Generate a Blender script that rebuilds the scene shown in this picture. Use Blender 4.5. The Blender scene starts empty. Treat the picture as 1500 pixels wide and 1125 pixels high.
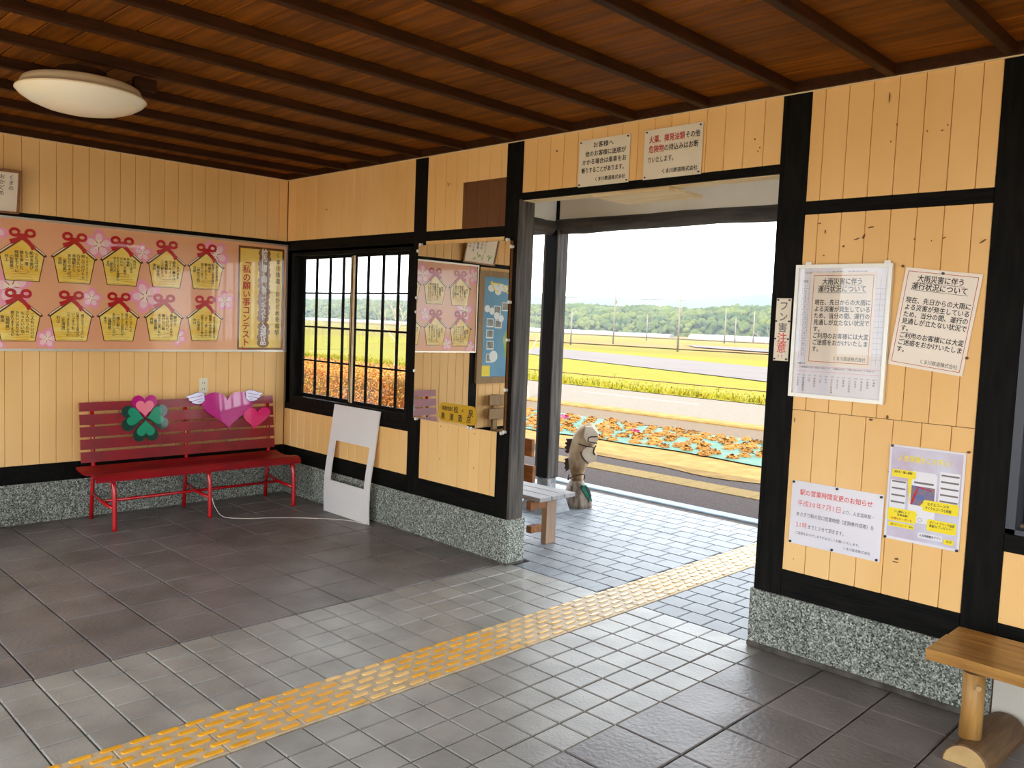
import bpy, bmesh, math, random
from mathutils import Vector, Matrix, noise as mnoise

# ------------------------------------------------------------------ camera, sky, sun, exposure
scene = bpy.context.scene
COL = scene.collection
random.seed(7)
CAM = Vector((6.5418, -3.8124, 1.5705))
CR = Vector((0.70983200, 0.70322501, 0.04016358))
CU = Vector((-0.07971361, 0.02354675, 0.99653966))
CF = Vector((-0.69984589, 0.71057732, -0.07277084))
cam_data = bpy.data.cameras.new('camera')
cam_data.sensor_width = 36.0
cam_data.lens = 1229.664 / 1500 * 36.0
cam_data.clip_start = 0.05
cam_data.clip_end = 4000
cam = bpy.data.objects.new('camera', cam_data)
COL.objects.link(cam)
_m = Matrix((CR, CU, -CF)).transposed().to_4x4()
_m.translation = CAM
cam.matrix_world = _m
scene.camera = cam

world = bpy.data.worlds.new('sky')
scene.world = world
world.use_nodes = True
_bg = world.node_tree.nodes['Background']
_bg.inputs[0].default_value = (0.86, 0.93, 1.0, 1)
_bg.inputs[1].default_value = 2.7

sun_data = bpy.data.lights.new('sun', 'SUN')
sun_data.energy = 4.4
sun_data.angle = math.radians(0.6)
sun_data.color = (1.0, 0.88, 0.70)
sun = bpy.data.objects.new('sun', sun_data)
COL.objects.link(sun)
sun.rotation_euler = Vector((-0.22, 0.57, -0.80)).to_track_quat('-Z', 'Y').to_euler()

vs = scene.view_settings
vs.view_transform = 'Standard'
vs.look = 'None'
vs.gamma = 1.0
vs.use_curve_mapping = False
vs.exposure = 1.0

# ------------------------------------------------------------------ materials
def lin(c):
    r = []
    for v in c:
        v /= 255.0
        r.append(v / 12.92 if v <= 0.04045 else ((v + 0.055) / 1.055) ** 2.4)
    return (r[0], r[1], r[2], 1.0)

MATS = {}
def pmat(name, c1, c2=None, scale=8.0, rough=0.6, bump=0.0, bscale=None, rand=0.0, coat=0.0, metal=0.0,
         spec=0.5, stretch=(1, 1, 1), lo=0.35, hi=0.65, emit=0.0, coat_rough=0.03, detail=4.0, bdist=0.01, rvar=0.0):
    m = bpy.data.materials.new(name)
    m.use_nodes = True
    nt = m.node_tree
    N, Lk = nt.nodes, nt.links
    p = N['Principled BSDF']
    p.inputs['Roughness'].default_value = rough
    p.inputs['Metallic'].default_value = metal
    p.inputs['Specular IOR Level'].default_value = spec
    p.inputs['Coat Weight'].default_value = coat
    p.inputs['Coat Roughness'].default_value = coat_rough
    c1 = lin(c1)
    need_pos = c2 is not None or bump > 0 or rvar > 0
    if need_pos:
        g = N.new('ShaderNodeNewGeometry')
        mp = N.new('ShaderNodeMapping')
        mp.inputs['Scale'].default_value = stretch
        Lk.new(g.outputs['Position'], mp.inputs['Vector'])
    out = None
    if c2 is not None:
        nz = N.new('ShaderNodeTexNoise')
        nz.inputs['Scale'].default_value = scale
        nz.inputs['Detail'].default_value = detail
        Lk.new(mp.outputs[0], nz.inputs['Vector'])
        rp = N.new('ShaderNodeValToRGB')
        rp.color_ramp.elements[0].position = lo
        rp.color_ramp.elements[1].position = hi
        rp.color_ramp.elements[0].color = c1
        rp.color_ramp.elements[1].color = lin(c2)
        Lk.new(nz.outputs['Fac'], rp.inputs['Fac'])
        out = rp.outputs['Color']
        if rvar > 0:
            mr = N.new('ShaderNodeMapRange')
            mr.inputs['To Min'].default_value = rough - rvar
            mr.inputs['To Max'].default_value = rough + rvar
            Lk.new(nz.outputs['Fac'], mr.inputs['Value'])
            Lk.new(mr.outputs[0], p.inputs['Roughness'])
    if rand > 0:
        oi = N.new('ShaderNodeObjectInfo')
        mr = N.new('ShaderNodeMapRange')
        mr.inputs['To Min'].default_value = 1 - rand
        mr.inputs['To Max'].default_value = 1 + rand
        Lk.new(oi.outputs['Random'], mr.inputs['Value'])
        hs = N.new('ShaderNodeHueSaturation')
        Lk.new(mr.outputs[0], hs.inputs['Value'])
        if out is None:
            hs.inputs['Color'].default_value = c1
        else:
            Lk.new(out, hs.inputs['Color'])
        out = hs.outputs['Color']
    if out is None:
        p.inputs['Base Color'].default_value = c1
    else:
        Lk.new(out, p.inputs['Base Color'])
    if bump > 0:
        nb = N.new('ShaderNodeTexNoise')
        nb.inputs['Scale'].default_value = bscale or scale * 3
        nb.inputs['Detail'].default_value = 5.0
        Lk.new(mp.outputs[0], nb.inputs['Vector'])
        b = N.new('ShaderNodeBump')
        b.inputs['Strength'].default_value = bump
        b.inputs['Distance'].default_value = bdist
        Lk.new(nb.outputs['Fac'], b.inputs['Height'])
        Lk.new(b.outputs[0], p.inputs['Normal'])
    if emit > 0:
        p.inputs['Emission Color'].default_value = c1
        p.inputs['Emission Strength'].default_value = emit
    MATS[name] = m
    return m

def speckle(name, cols, scale, rough=0.6, bump=0.3):
    """granite: fine speckle of several greys"""
    m = bpy.data.materials.new(name)
    m.use_nodes = True
    N, Lk = m.node_tree.nodes, m.node_tree.links
    p = N['Principled BSDF']
    p.inputs['Roughness'].default_value = rough
    g = N.new('ShaderNodeNewGeometry')
    v = N.new('ShaderNodeTexVoronoi')
    v.inputs['Scale'].default_value = scale
    Lk.new(g.outputs['Position'], v.inputs['Vector'])
    sx = N.new('ShaderNodeSeparateColor')
    Lk.new(v.outputs['Color'], sx.inputs[0])
    rp = N.new('ShaderNodeValToRGB')
    e = rp.color_ramp.elements
    e[0].position = 0.0
    e[0].color = lin(cols[0])
    e[1].position = 1.0
    e[1].color = lin(cols[-1])
    for i, c in enumerate(cols[1:-1]):
        k = e.new((i + 1) / (len(cols) - 1))
        k.color = lin(c)
    Lk.new(sx.outputs[0], rp.inputs[0])
    nz = N.new('ShaderNodeTexNoise')
    nz.inputs['Scale'].default_value = 3.0
    Lk.new(g.outputs['Position'], nz.inputs['Vector'])
    hs = N.new('ShaderNodeHueSaturation')
    mr = N.new('ShaderNodeMapRange')
    mr.inputs['To Min'].default_value = 0.75
    mr.inputs['To Max'].default_value = 1.2
    Lk.new(nz.outputs['Fac'], mr.inputs['Value'])
    Lk.new(mr.outputs[0], hs.inputs['Value'])
    Lk.new(rp.outputs[0], hs.inputs['Color'])
    Lk.new(hs.outputs[0], p.inputs['Base Color'])
    b = N.new('ShaderNodeBump')
    b.inputs['Strength'].default_value = bump
    b.inputs['Distance'].default_value = 0.003
    Lk.new(sx.outputs[0], b.inputs['Height'])
    Lk.new(b.outputs[0], p.inputs['Normal'])
    MATS[name] = m
    return m

def glass_mat(name, tint=(1, 1, 1), gloss=0.08):
    m = bpy.data.materials.new(name)
    m.use_nodes = True
    N, Lk = m.node_tree.nodes, m.node_tree.links
    N.remove(N['Principled BSDF'])
    t = N.new('ShaderNodeBsdfTransparent')
    t.inputs[0].default_value = (*tint, 1)
    g = N.new('ShaderNodeBsdfGlossy')
    g.inputs['Roughness'].default_value = 0.02
    lw = N.new('ShaderNodeLayerWeight')
    pw = N.new('ShaderNodeMath')
    pw.operation = 'POWER'
    pw.inputs[1].default_value = 4.0
    Lk.new(lw.outputs['Facing'], pw.inputs[0])
    fr = N.new('ShaderNodeMath')
    fr.operation = 'MULTIPLY_ADD'
    fr.inputs[1].default_value = 0.9
    fr.inputs[2].default_value = 0.03
    Lk.new(pw.outputs[0], fr.inputs[0])
    mx = N.new('ShaderNodeMixShader')
    Lk.new(fr.outputs[0], mx.inputs[0])
    Lk.new(t.outputs[0], mx.inputs[1])
    Lk.new(g.outputs[0], mx.inputs[2])
    Lk.new(mx.outputs[0], N['Material Output'].inputs[0])
    MATS[name] = m
    return m

pmat('peach_paint', (250, 203, 134), (243, 192, 118), scale=2.2, rough=0.55, bump=0.10, bscale=40, rand=0.025, stretch=(1, 1, .25))
pmat('peach_wear', (120, 84, 48), rough=0.8)
pmat('brown_paint', (112, 68, 34), (104, 62, 30), scale=3, rough=0.55, bump=0.1, bscale=40, rand=0.03)
pmat('black_timber', (11, 11, 10), (24, 22, 19), scale=9, spec=.08, rough=0.55, bump=0.25, bscale=30, stretch=(4, 4, .5), rand=0.1)
pmat('black_timber_h', (11, 11, 10), (24, 22, 19), scale=9, spec=.08, rough=0.55, bump=0.25, bscale=30, stretch=(.5, 4, 4), rand=0.1)
pmat('grey_timber', (44, 40, 37), (92, 84, 76), scale=7, rough=0.7, bump=0.5, bscale=18, stretch=(5, 5, .35))
pmat('ceiling_wood', (132, 74, 7), (97, 51, 3), scale=6, spec=.15, rough=0.6, bump=0.15, bscale=25, stretch=(.35, 5, 5), rand=0.16)
pmat('batten_wood', (64, 33, 9), (48, 24, 6), scale=8, spec=.15, rough=0.6, bump=0.2, bscale=25, stretch=(5, .5, 5), rand=0.1)
pmat('dark_gap', (26, 22, 20), rough=0.9)
pmat('wall_core', (150, 112, 62), rough=0.8)
pmat('rear_paint', (238, 200, 140), (228, 188, 124), scale=2, rough=0.6)
speckle('granite', [(24, 28, 24), (92, 98, 88), (156, 161, 148), (46, 51, 44), (206, 209, 196), (98, 104, 92)], 150, 0.55)
pmat('granite_cap', (126, 132, 124), (104, 108, 100), scale=60, rough=0.7, bump=.2)
pmat('concrete_strip', (96, 90, 82), (64, 58, 50), scale=14, rough=0.85, bump=.3)
pmat('grout', (86, 74, 64), (64, 56, 50), scale=20, rough=0.9)
pmat('big_tile', (130, 123, 120), (107, 101, 98), scale=3.2, rough=0.40, bump=0.55, bscale=45, rand=0.09, bdist=.006, rvar=.08)
pmat('small_tile', (162, 159, 151), (141, 138, 131), scale=4, rough=0.37, bump=0.45, bscale=70, rand=0.06, bdist=.004, rvar=.06)
pmat('porch_tile', (127, 132, 137), (109, 114, 120), scale=4, rough=0.45, bump=0.4, bscale=70, rand=0.06, bdist=.004)  # same tile as indoors; the bluish daylight outside is put into its colour
pmat('tactile_base', (206, 184, 150), (184, 162, 128), scale=16, rough=0.5, bump=.2)
pmat('tactile_yellow', (238, 172, 40), (226, 158, 28), scale=10, rough=0.38, bump=.1, rand=.05)
pmat('tactile_worn', (240, 200, 128), (224, 178, 96), scale=14, rough=0.38, bump=.1, rand=.05)
pmat('tactile_pale', (236, 206, 158), (222, 186, 128), scale=14, rough=0.38, bump=.1, rand=.05)
pmat('tactile_seam', (110, 96, 84), rough=.8)
pmat('white_plaster', (248, 240, 222), (240, 230, 208), scale=3, rough=0.8)
pmat('light_wood', (236, 212, 168), (222, 192, 142), scale=6, rough=0.6, stretch=(.4, 4, 4))
pmat('red_paint', (150, 12, 28), (128, 9, 24), scale=6, rough=0.35, rand=0.05, coat=.25, coat_rough=.1)
pmat('red_seat', (156, 10, 22), (136, 8, 20), scale=6, rough=0.45, spec=.3, coat=.1, coat_rough=.2)
pmat('red_steel', (190, 14, 22), rough=0.25, coat=.5, coat_rough=.08)
pmat('alu', (206, 200, 186), rough=0.32, metal=0.75)
pmat('alu_white', (226, 224, 214), rough=0.35, metal=0.3)
pmat('board_pink', (240, 176, 128), (236, 166, 122), scale=1.2, rough=0.22, coat=.6)
pmat('ema_gold', (244, 196, 60), (250, 222, 120), scale=5, rough=.22, coat=.6, stretch=(1, 1, 3.5))
pmat('ema_brown', (92, 50, 18), rough=.25, coat=.6)
pmat('ema_cream', (250, 230, 190), rough=.25, coat=.6)
pmat('bow_red', (190, 14, 18), rough=.25, coat=.6)
pmat('bow_dark', (140, 8, 14), rough=.25, coat=.6)
pmat('ink', (28, 22, 20), rough=.5)
pmat('ink_grey', (120, 112, 108), rough=.5)
pmat('ink_red', (190, 20, 24), rough=.5)
pmat('ink_pale_red', (226, 96, 92), rough=.5)
pmat('ink_white', (250, 246, 236), rough=.5)
pmat('petal_pink', (247, 158, 180), rough=.25, coat=.6)
pmat('petal_light', (250, 206, 208), rough=.25, coat=.6)
pmat('petal_core', (250, 228, 206), rough=.25, coat=.6)
pmat('title_brown', (120, 76, 38), rough=.25, coat=.6)
pmat('title_gold', (244, 196, 62), (248, 216, 120), scale=3, rough=.25, coat=.6)
pmat('title_band', (138, 92, 52), rough=.3, coat=.6)
pmat('sign_cream', (240, 230, 206), (234, 222, 196), scale=4, rough=.4)
pmat('paper', (240, 226, 206), (234, 218, 196), scale=4, rough=.3, coat=.4, coat_rough=.15)
pmat('paper_white', (236, 232, 238), (228, 224, 230), scale=3, rough=.4, coat=.3, coat_rough=.2)
pmat('frame_wood', (150, 98, 48), (124, 78, 36), scale=12, rough=.45, stretch=(1, 4, 4))
pmat('board_wood', (164, 132, 88), (146, 114, 72), scale=8, rough=.6, stretch=(3, 3, .5))
pmat('bench_wood', (176, 128, 62), (138, 92, 38), scale=7, rough=.38, bump=.25, bscale=20, stretch=(.5, 5, 3), rand=.08, coat=.2, coat_rough=.2)
pmat('bench_pole', (196, 150, 84), (168, 120, 58), scale=7, rough=.5, bump=.3, bscale=16, stretch=(5, 5, .5))
pmat('log_brown', (122, 92, 58), (88, 64, 40), scale=8, rough=.6, bump=.4, bscale=14, stretch=(5, .6, 5))
pmat('log_end', (206, 172, 116), (186, 150, 96), scale=14, rough=.6)
pmat('porch_wood_top', (160, 158, 158), (138, 134, 132), scale=7, rough=.6, stretch=(.4, 6, 6), bump=.2)
pmat('porch_wood', (150, 92, 42), (112, 66, 28), scale=7, rough=.6, stretch=(.5, 5, 3), bump=.2)
pmat('porch_leg', (172, 132, 92), (140, 118, 104), scale=5, rough=.6, stretch=(4, 4, .6), bump=.2)
pmat('white_plastic', (236, 232, 226), (228, 224, 220), scale=2, rough=.35)
pmat('outlet_ivory', (236, 226, 196), rough=.35)
pmat('slot_dark', (40, 36, 32), rough=.5)
pmat('lamp_shade', (253, 246, 226), (250, 240, 214), scale=3, rough=.25, coat=.3)
pmat('lamp_body', (228, 208, 170), rough=.35)
pmat('magenta', (196, 20, 128), rough=.15, coat=1)
pmat('hot_pink', (236, 44, 118), rough=.15, coat=1)
pmat('wing_white', (232, 224, 244), rough=.2, coat=.6)
pmat('wing_line', (122, 86, 160), rough=.3)
pmat('clover_dark', (10, 62, 48), rough=.2, coat=.6)
pmat('clover_green', (22, 150, 110), rough=.2, coat=.6)
pmat('clover_light', (62, 186, 140), rough=.2, coat=.6)
pmat('pink_light', (248, 132, 150), rough=.2, coat=.6)
pmat('gold_plate', (206, 160, 34), rough=.35, coat=.3)
pmat('pin_black', (18, 18, 18), rough=.3)
pmat('pin_white', (232, 228, 216), rough=.3)
pmat('yellow_print', (250, 226, 20), rough=.35)
pmat('poster_bg', (214, 216, 230), (196, 172, 192), scale=7, rough=.35, lo=.3, hi=.7)
pmat('poster_blue', (72, 104, 170), (150, 110, 96), scale=30, rough=.35)
pmat('poster_grey', (196, 196, 206), rough=.4)
pmat('poster_pale', (236, 234, 238), rough=.4)
pmat('map_blue', (66, 138, 176), (86, 156, 190), scale=3, rough=.4)
pmat('map_green', (126, 172, 66), (150, 186, 84), scale=10, rough=.4)
pmat('map_photo', (92, 104, 96), (150, 148, 130), scale=24, rough=.4)
pmat('map_cloud', (232, 240, 240), rough=.4)
pmat('string_white', (216, 208, 194), rough=.6)
pmat('white_wall', (206, 200, 186), rough=.7)
pmat('steel_blue', (58, 62, 72), rough=.4)
pmat('room_dark', (30, 28, 26), rough=.8)
pmat('fish_wood', (204, 182, 148), (122, 88, 52), scale=4, rough=.6, bump=.3, bscale=16, stretch=(2, 2, 1))
pmat('fish_dark', (66, 42, 26), rough=.7)
pmat('fish_pale', (226, 214, 196), (204, 186, 160), scale=8, rough=.6)
pmat('stump_wood', (150, 136, 120), (86, 68, 54), scale=6, rough=.7, bump=.5, bscale=14, stretch=(6, 6, .5))
pmat('fish_teal', (44, 138, 116), rough=.5)
pmat('plinth_stone', (150, 152, 156), (126, 128, 132), scale=20, rough=.7, bump=.2)
pmat('shoe_metal', (170, 170, 172), (110, 110, 112), scale=16, rough=.4, metal=.6)
pmat('kerb_stone', (150, 164, 174), (136, 150, 160), scale=9, rough=.6, spec=.08)
pmat('asphalt', (78, 68, 64), (60, 52, 50), scale=60, rough=.85, bump=.5, bscale=120, spec=.08)  # darker than path and road asphalt: the building's shade is in the colour
pmat('path_asphalt', (94, 81, 67), (85, 73, 60), scale=30, rough=.85, bump=.3, bscale=90, spec=.08)
pmat('road_asphalt', (104, 97, 88), (97, 90, 81), scale=12, rough=.85, bump=.2, bscale=60, spec=.08)
pmat('road_paint', (130, 126, 120), rough=.7, spec=.08)
pmat('yellow_block', (130, 108, 66), (114, 94, 56), scale=30, rough=.8, bump=.3, rand=.06, spec=.08)
pmat('dirt', (136, 108, 66), (116, 92, 52), scale=5, rough=.9, bump=.6, bscale=60, bdist=.03, spec=.08)
pmat('mulch_mat', (62, 92, 80), (76, 102, 92), scale=4, rough=.6, bump=.4, bscale=20, bdist=.03, spec=.08)
pmat('shrub_orange', (142, 98, 48), (116, 84, 42), scale=30, rough=.8, rand=.2, spec=.08)
pmat('shrub_pink', (176, 50, 100), rough=.7)
pmat('hedge_leaf', (184, 112, 52), (150, 118, 56), scale=5, rough=.7, rand=0, spec=.08)
pmat('hedge_core', (104, 78, 44), rough=.9)
pmat('field_green', (99, 97, 27), (110, 102, 31), scale=1.4, rough=.9, bump=.6, bscale=8, bdist=.1, spec=.08)
pmat('field_far', (92, 90, 24), (102, 88, 32), scale=.08, rough=.9, spec=.08)
pmat('field_bare', (98, 93, 92), (91, 86, 85), scale=1.2, rough=.9, stretch=(.2, 1, 1), spec=.08)
pmat('grass_orange', (124, 92, 52), (108, 82, 44), scale=2, rough=.9, spec=.08)
pmat('grass_tuft', (112, 112, 24), (124, 112, 28), scale=1.5, rough=.8, spec=.08)
pmat('greenhouse', (112, 114, 116), rough=.5, spec=.08)
pmat('forest', (36, 54, 22), (78, 86, 34), scale=.09, rough=.9, detail=6, spec=.08)
pmat('mountain', (50, 68, 58), (66, 80, 66), scale=.02, rough=.95, spec=.08)
pmat('pole_concrete', (112, 106, 98), rough=.8)
pmat('wire', (90, 88, 88), rough=.6)
pmat('bark', (176, 160, 140), (150, 134, 114), scale=12, rough=.8)
pmat('roof', (70, 66, 64), rough=.8)
pmat('seat_white', (230, 226, 220), rough=.5)
glass_mat('pane_glass', (0.97, 0.98, 0.985))
glass_mat('acrylic', (0.985, 0.985, 0.985))
m_ = pmat('mirror_silver', (232, 232, 228), rough=0.0, metal=1.0)
pmat('log_timber', (50, 46, 43), (84, 78, 72), scale=6, rough=0.6, bump=0.4, bscale=10, stretch=(.5, .5, 3))
pmat('unseen_ground', (168, 156, 138), (150, 138, 120), scale=3, rough=.85)

# ------------------------------------------------------------------ geometry helpers
FINE = {'lettering', 'red_lettering', 'timetable_print', 'grain_print', 'stamen', 'leaf_drawing', 'list_heading_print', 'border_line', 'petal_tint', 'blossom_print', 'wing_line', 'cloud_print', 'title_print', 'roof_line', 'title_band', 'balloon_print'}
WL = {}          # world position of each object's origin

def _link(name, me, parent, loc, label=None, cat=None, group=None, kind=None):
    o = bpy.data.objects.new(name, me)
    COL.objects.link(o)
    if parent is not None:
        o.parent = parent
        o.location = Vector(loc) - WL[parent]
    else:
        o.location = loc
    WL[o] = Vector(loc)
    tag(o, label, cat, group, kind)
    return o

def tag(o, label=None, cat=None, group=None, kind=None):
    if label: o['label'] = label
    if cat: o['category'] = cat
    if group: o['group'] = group
    if kind: o['kind'] = kind
    return o

def thing(name, loc, label, cat, group=None):
    return _link(name, None, None, loc, label, cat, group)

def mesh_data(name, verts, faces, mat, smooth=False, mats=None, fmat=None):
    me = bpy.data.meshes.new(name)
    me.from_pydata([tuple(v) for v in verts], [], faces)
    for m in (mats or [mat]):
        me.materials.append(MATS[m])
    if fmat:
        for p, i in zip(me.polygons, fmat):
            p.material_index = i
    if smooth:
        for p in me.polygons:
            p.use_smooth = True
    me.update()
    return me

def mk(name, vf, mat, parent=None, label=None, cat=None, group=None, kind=None, smooth=False, mats=None, fmat=None):
    """one mesh object from world-space verts; origin at its parent's origin or at its own base"""
    verts, faces = vf
    if name in FINE and kind is None:
        kind = 'stuff'
    if parent is not None:
        loc = WL[parent]
    else:
        xs = [v[0] for v in verts]; ys = [v[1] for v in verts]; zs = [v[2] for v in verts]
        loc = Vector(((min(xs) + max(xs)) / 2, (min(ys) + max(ys)) / 2, min(zs)))
    vv = [(v[0] - loc[0], v[1] - loc[1], v[2] - loc[2]) for v in verts]
    me = mesh_data(name, vv, faces, mat, smooth, mats, fmat)
    return _link(name, me, parent, loc, label, cat, group, kind)

def inst(name, me, parent, loc, **kw):
    return _link(name, me, parent, loc, **kw)

def join(*vfs):
    V, F = [], []
    for v, f in vfs:
        n = len(V)
        V += list(v)
        F += [tuple(i + n for i in q) for q in f]
    return V, F

def box(x0, x1, y0, y1, z0, z1, b=0.0):
    if x0 > x1: x0, x1 = x1, x0
    if y0 > y1: y0, y1 = y1, y0
    if z0 > z1: z0, z1 = z1, z0
    if b <= 0:
        V = [(x0, y0, z0), (x1, y0, z0), (x1, y1, z0), (x0, y1, z0), (x0, y0, z1), (x1, y0, z1), (x1, y1, z1), (x0, y1, z1)]
        F = [(0, 3, 2, 1), (4, 5, 6, 7), (0, 1, 5, 4), (1, 2, 6, 5), (2, 3, 7, 6), (3, 0, 4, 7)]
        return V, F
    b = min(b, (x1 - x0) * .45, (y1 - y0) * .45, (z1 - z0) * .45)
    V, idx = [], {}
    for sx in (0, 1):
        for sy in (0, 1):
            for sz in (0, 1):
                X, Y, Z = (x0, x1)[sx], (y0, y1)[sy], (z0, z1)[sz]
                dx, dy, dz = (b, -b)[sx], (b, -b)[sy], (b, -b)[sz]
                idx[sx, sy, sz] = len(V)
                V += [(X, Y + dy, Z + dz), (X + dx, Y, Z + dz), (X + dx, Y + dy, Z)]
    g = lambda s, a: idx[s] + a
    F = []
    for a in range(3):
        for s in (0, 1):
            o1, o2 = [k for k in range(3) if k != a]
            q = []
            for (p, r) in ((0, 0), (1, 0), (1, 1), (0, 1)):
                c = [0, 0, 0]; c[a] = s; c[o1] = p; c[o2] = r
                q.append(g(tuple(c), a))
            F.append(tuple(q))
    for a in range(3):                       # edges parallel to axis a
        o1, o2 = [k for k in range(3) if k != a]
        for p in (0, 1):
            for r in (0, 1):
                c0 = [0, 0, 0]; c0[o1] = p; c0[o2] = r
                c1 = list(c0); c1[a] = 1
                F.append((g(tuple(c0), o1), g(tuple(c0), o2), g(tuple(c1), o2), g(tuple(c1), o1)))
    for s in idx:
        F.append((g(s, 0), g(s, 1), g(s, 2)))
    return fixn(V, F)

def fixn(V, F):
    bm = bmesh.new()
    vs_ = [bm.verts.new(v) for v in V]
    for f in F:
        try:
            bm.faces.new([vs_[i] for i in f])
        except ValueError:
            pass
    bmesh.ops.recalc_face_normals(bm, faces=bm.faces)
    bm.verts.index_update()
    out = [tuple(v.co) for v in bm.verts], [tuple(v.index for v in f.verts) for f in bm.faces]
    bm.free()
    return out

def tube(pts, r, seg=8, caps=True):
    """swept tube; r a number or a list"""
    pts = [Vector(p) for p in pts]
    n = len(pts)
    rs = r if isinstance(r, (list, tuple)) else [r] * n
    V, F = [], []
    up = None
    for i, p in enumerate(pts):
        t = (pts[min(i + 1, n - 1)] - pts[max(i - 1, 0)]).normalized()
        if up is None:
            up = t.orthogonal().normalized()
        up = (up - t * up.dot(t))
        up = up.normalized() if up.length > 1e-6 else t.orthogonal().normalized()
        w = t.cross(up)
        for k in range(seg):
            a = 2 * math.pi * k / seg
            V.append(p + (up * math.cos(a) + w * math.sin(a)) * rs[i])
    for i in range(n - 1):
        for k in range(seg):
            k2 = (k + 1) % seg
            F.append((i * seg + k, i * seg + k2, (i + 1) * seg + k2, (i + 1) * seg + k))
    if caps:
        F.append(tuple(reversed(range(seg))))
        F.append(tuple((n - 1) * seg + k for k in range(seg)))
    return V, F

def lathe(prof, cx, cy, seg=40, cap=False):
    V, F = [], []
    for (r, z) in prof:
        for k in range(seg):
            a = 2 * math.pi * k / seg
            V.append((cx + r * math.cos(a), cy + r * math.sin(a), z))
    n = len(prof)
    for i in range(n - 1):
        for k in range(seg):
            k2 = (k + 1) % seg
            F.append((i * seg + k, i * seg + k2, (i + 1) * seg + k2, (i + 1) * seg + k))
    return V, F

def smooth_path(pts, n=6):
    P = [Vector(p) for p in pts]
    out = []
    for i in range(len(P) - 1):
        p0, p1, p2, p3 = P[max(i - 1, 0)], P[i], P[i + 1], P[min(i + 2, len(P) - 1)]
        for k in range(n):
            t = k / n
            out.append(0.5 * ((2 * p1) + (p2 - p0) * t + (2 * p0 - 5 * p1 + 4 * p2 - p3) * t * t + (3 * p1 - p0 - 3 * p2 + p3) * t ** 3))
    out.append(P[-1])
    return out

class Plane:
    """2-D drawing plane in the room: (a, b) along ax, ay and depth d along the normal"""
    def __init__(s, o, ax, ay, n):
        s.o, s.ax, s.ay, s.n = Vector(o), Vector(ax), Vector(ay), Vector(n)
    def p(s, a, b, d=0.0):
        return s.o + s.ax * a + s.ay * b + s.n * d
    def flat(s, poly, d):
        return [s.p(a, b, d) for a, b in poly], [tuple(range(len(poly)))]
    def slab(s, poly, d0, d1):
        n = len(poly)
        V = [s.p(a, b, d0) for a, b in poly] + [s.p(a, b, d1) for a, b in poly]
        F = [tuple(reversed(range(n))), tuple(range(n, 2 * n))]
        F += [(i, (i + 1) % n, n + (i + 1) % n, n + i) for i in range(n)]
        return fixn(V, F)
    def pts(s, vf, d):
        v, f = vf
        return [s.p(q[0], q[1], d + (q[2] if len(q) > 2 else 0.0)) for q in v], f
    def box(s, a0, a1, b0, b1, d0, d1):
        return s.slab([(a0, b0), (a1, b0), (a1, b1), (a0, b1)], d0, d1)

WB = Plane((0, 0, 0), (1, 0, 0), (0, 0, 1), (0, -1, 0))      # wall with the doorway: a = x, b = z
WA = Plane((0, 0, 0), (0, 1, 0), (0, 0, 1), (1, 0, 0))       # wall with the big board: a = y, b = z

def rect(a0, a1, b0, b1):
    return [(a0, b0), (a1, b0), (a1, b1), (a0, b1)]
def rrect(a0, a1, b0, b1, r, n=5):
    P = []
    for cx, cy, s in ((a1 - r, b0 + r, -90), (a1 - r, b1 - r, 0), (a0 + r, b1 - r, 90), (a0 + r, b0 + r, 180)):
        for k in range(n + 1):
            t = math.radians(s + 90 * k / n)
            P.append((cx + r * math.cos(t), cy + r * math.sin(t)))
    return P
def circ(ca, cb, r, n=20, sq=1.0):
    return [(ca + r * math.cos(2 * math.pi * k / n), cb + r * sq * math.sin(2 * math.pi * k / n)) for k in range(n)]
def heart(ca, cb, s, rot=0.0, n=28):
    """heart of half-width about s, tip at the bottom, centred on (ca, cb)"""
    P = []
    c, sn = math.cos(rot), math.sin(rot)
    for k in range(n):
        t = 2 * math.pi * k / n
        x = 16 * math.sin(t) ** 3 / 16 * s
        y = (13 * math.cos(t) - 5 * math.cos(2 * t) - 2 * math.cos(3 * t) - math.cos(4 * t) + 2.5) / 16 * s
        P.append((ca + x * c - y * sn, cb + x * sn + y * c))
    return P
def ribbon(path, w):
    """2-D stroke of width w (number or list) as a strip of quads"""
    n = len(path)
    ws = w if isinstance(w, (list, tuple)) else [w] * n
    V, F = [], []
    for i, (a, b) in enumerate(path):
        a0, b0 = path[max(i - 1, 0)]
        a1, b1 = path[min(i + 1, n - 1)]
        t = Vector((a1 - a0, b1 - b0))
        t = t.normalized() if t.length else Vector((1, 0))
        V += [(a - t.y * ws[i] / 2, b + t.x * ws[i] / 2), (a + t.y * ws[i] / 2, b - t.x * ws[i] / 2)]
    for i in range(n - 1):
        F.append((2 * i, 2 * i + 1, 2 * i + 3, 2 * i + 2))
    return V, F
def ring(ca, cb, r, w, n=20, sq=1.0):
    return ribbon([(ca + r * math.cos(2 * math.pi * k / n), cb + r * sq * math.sin(2 * math.pi * k / n)) for k in range(n + 1)], w)
def stack(*vfs, step=.00012):
    """like join, each piece of print a hair above the one before"""
    return join(*[([(q[0], q[1], i * step) for q in v], f) for i, (v, f) in enumerate(vfs)])
def poly2(P):
    return list(P), [tuple(range(len(P)))]

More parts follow.
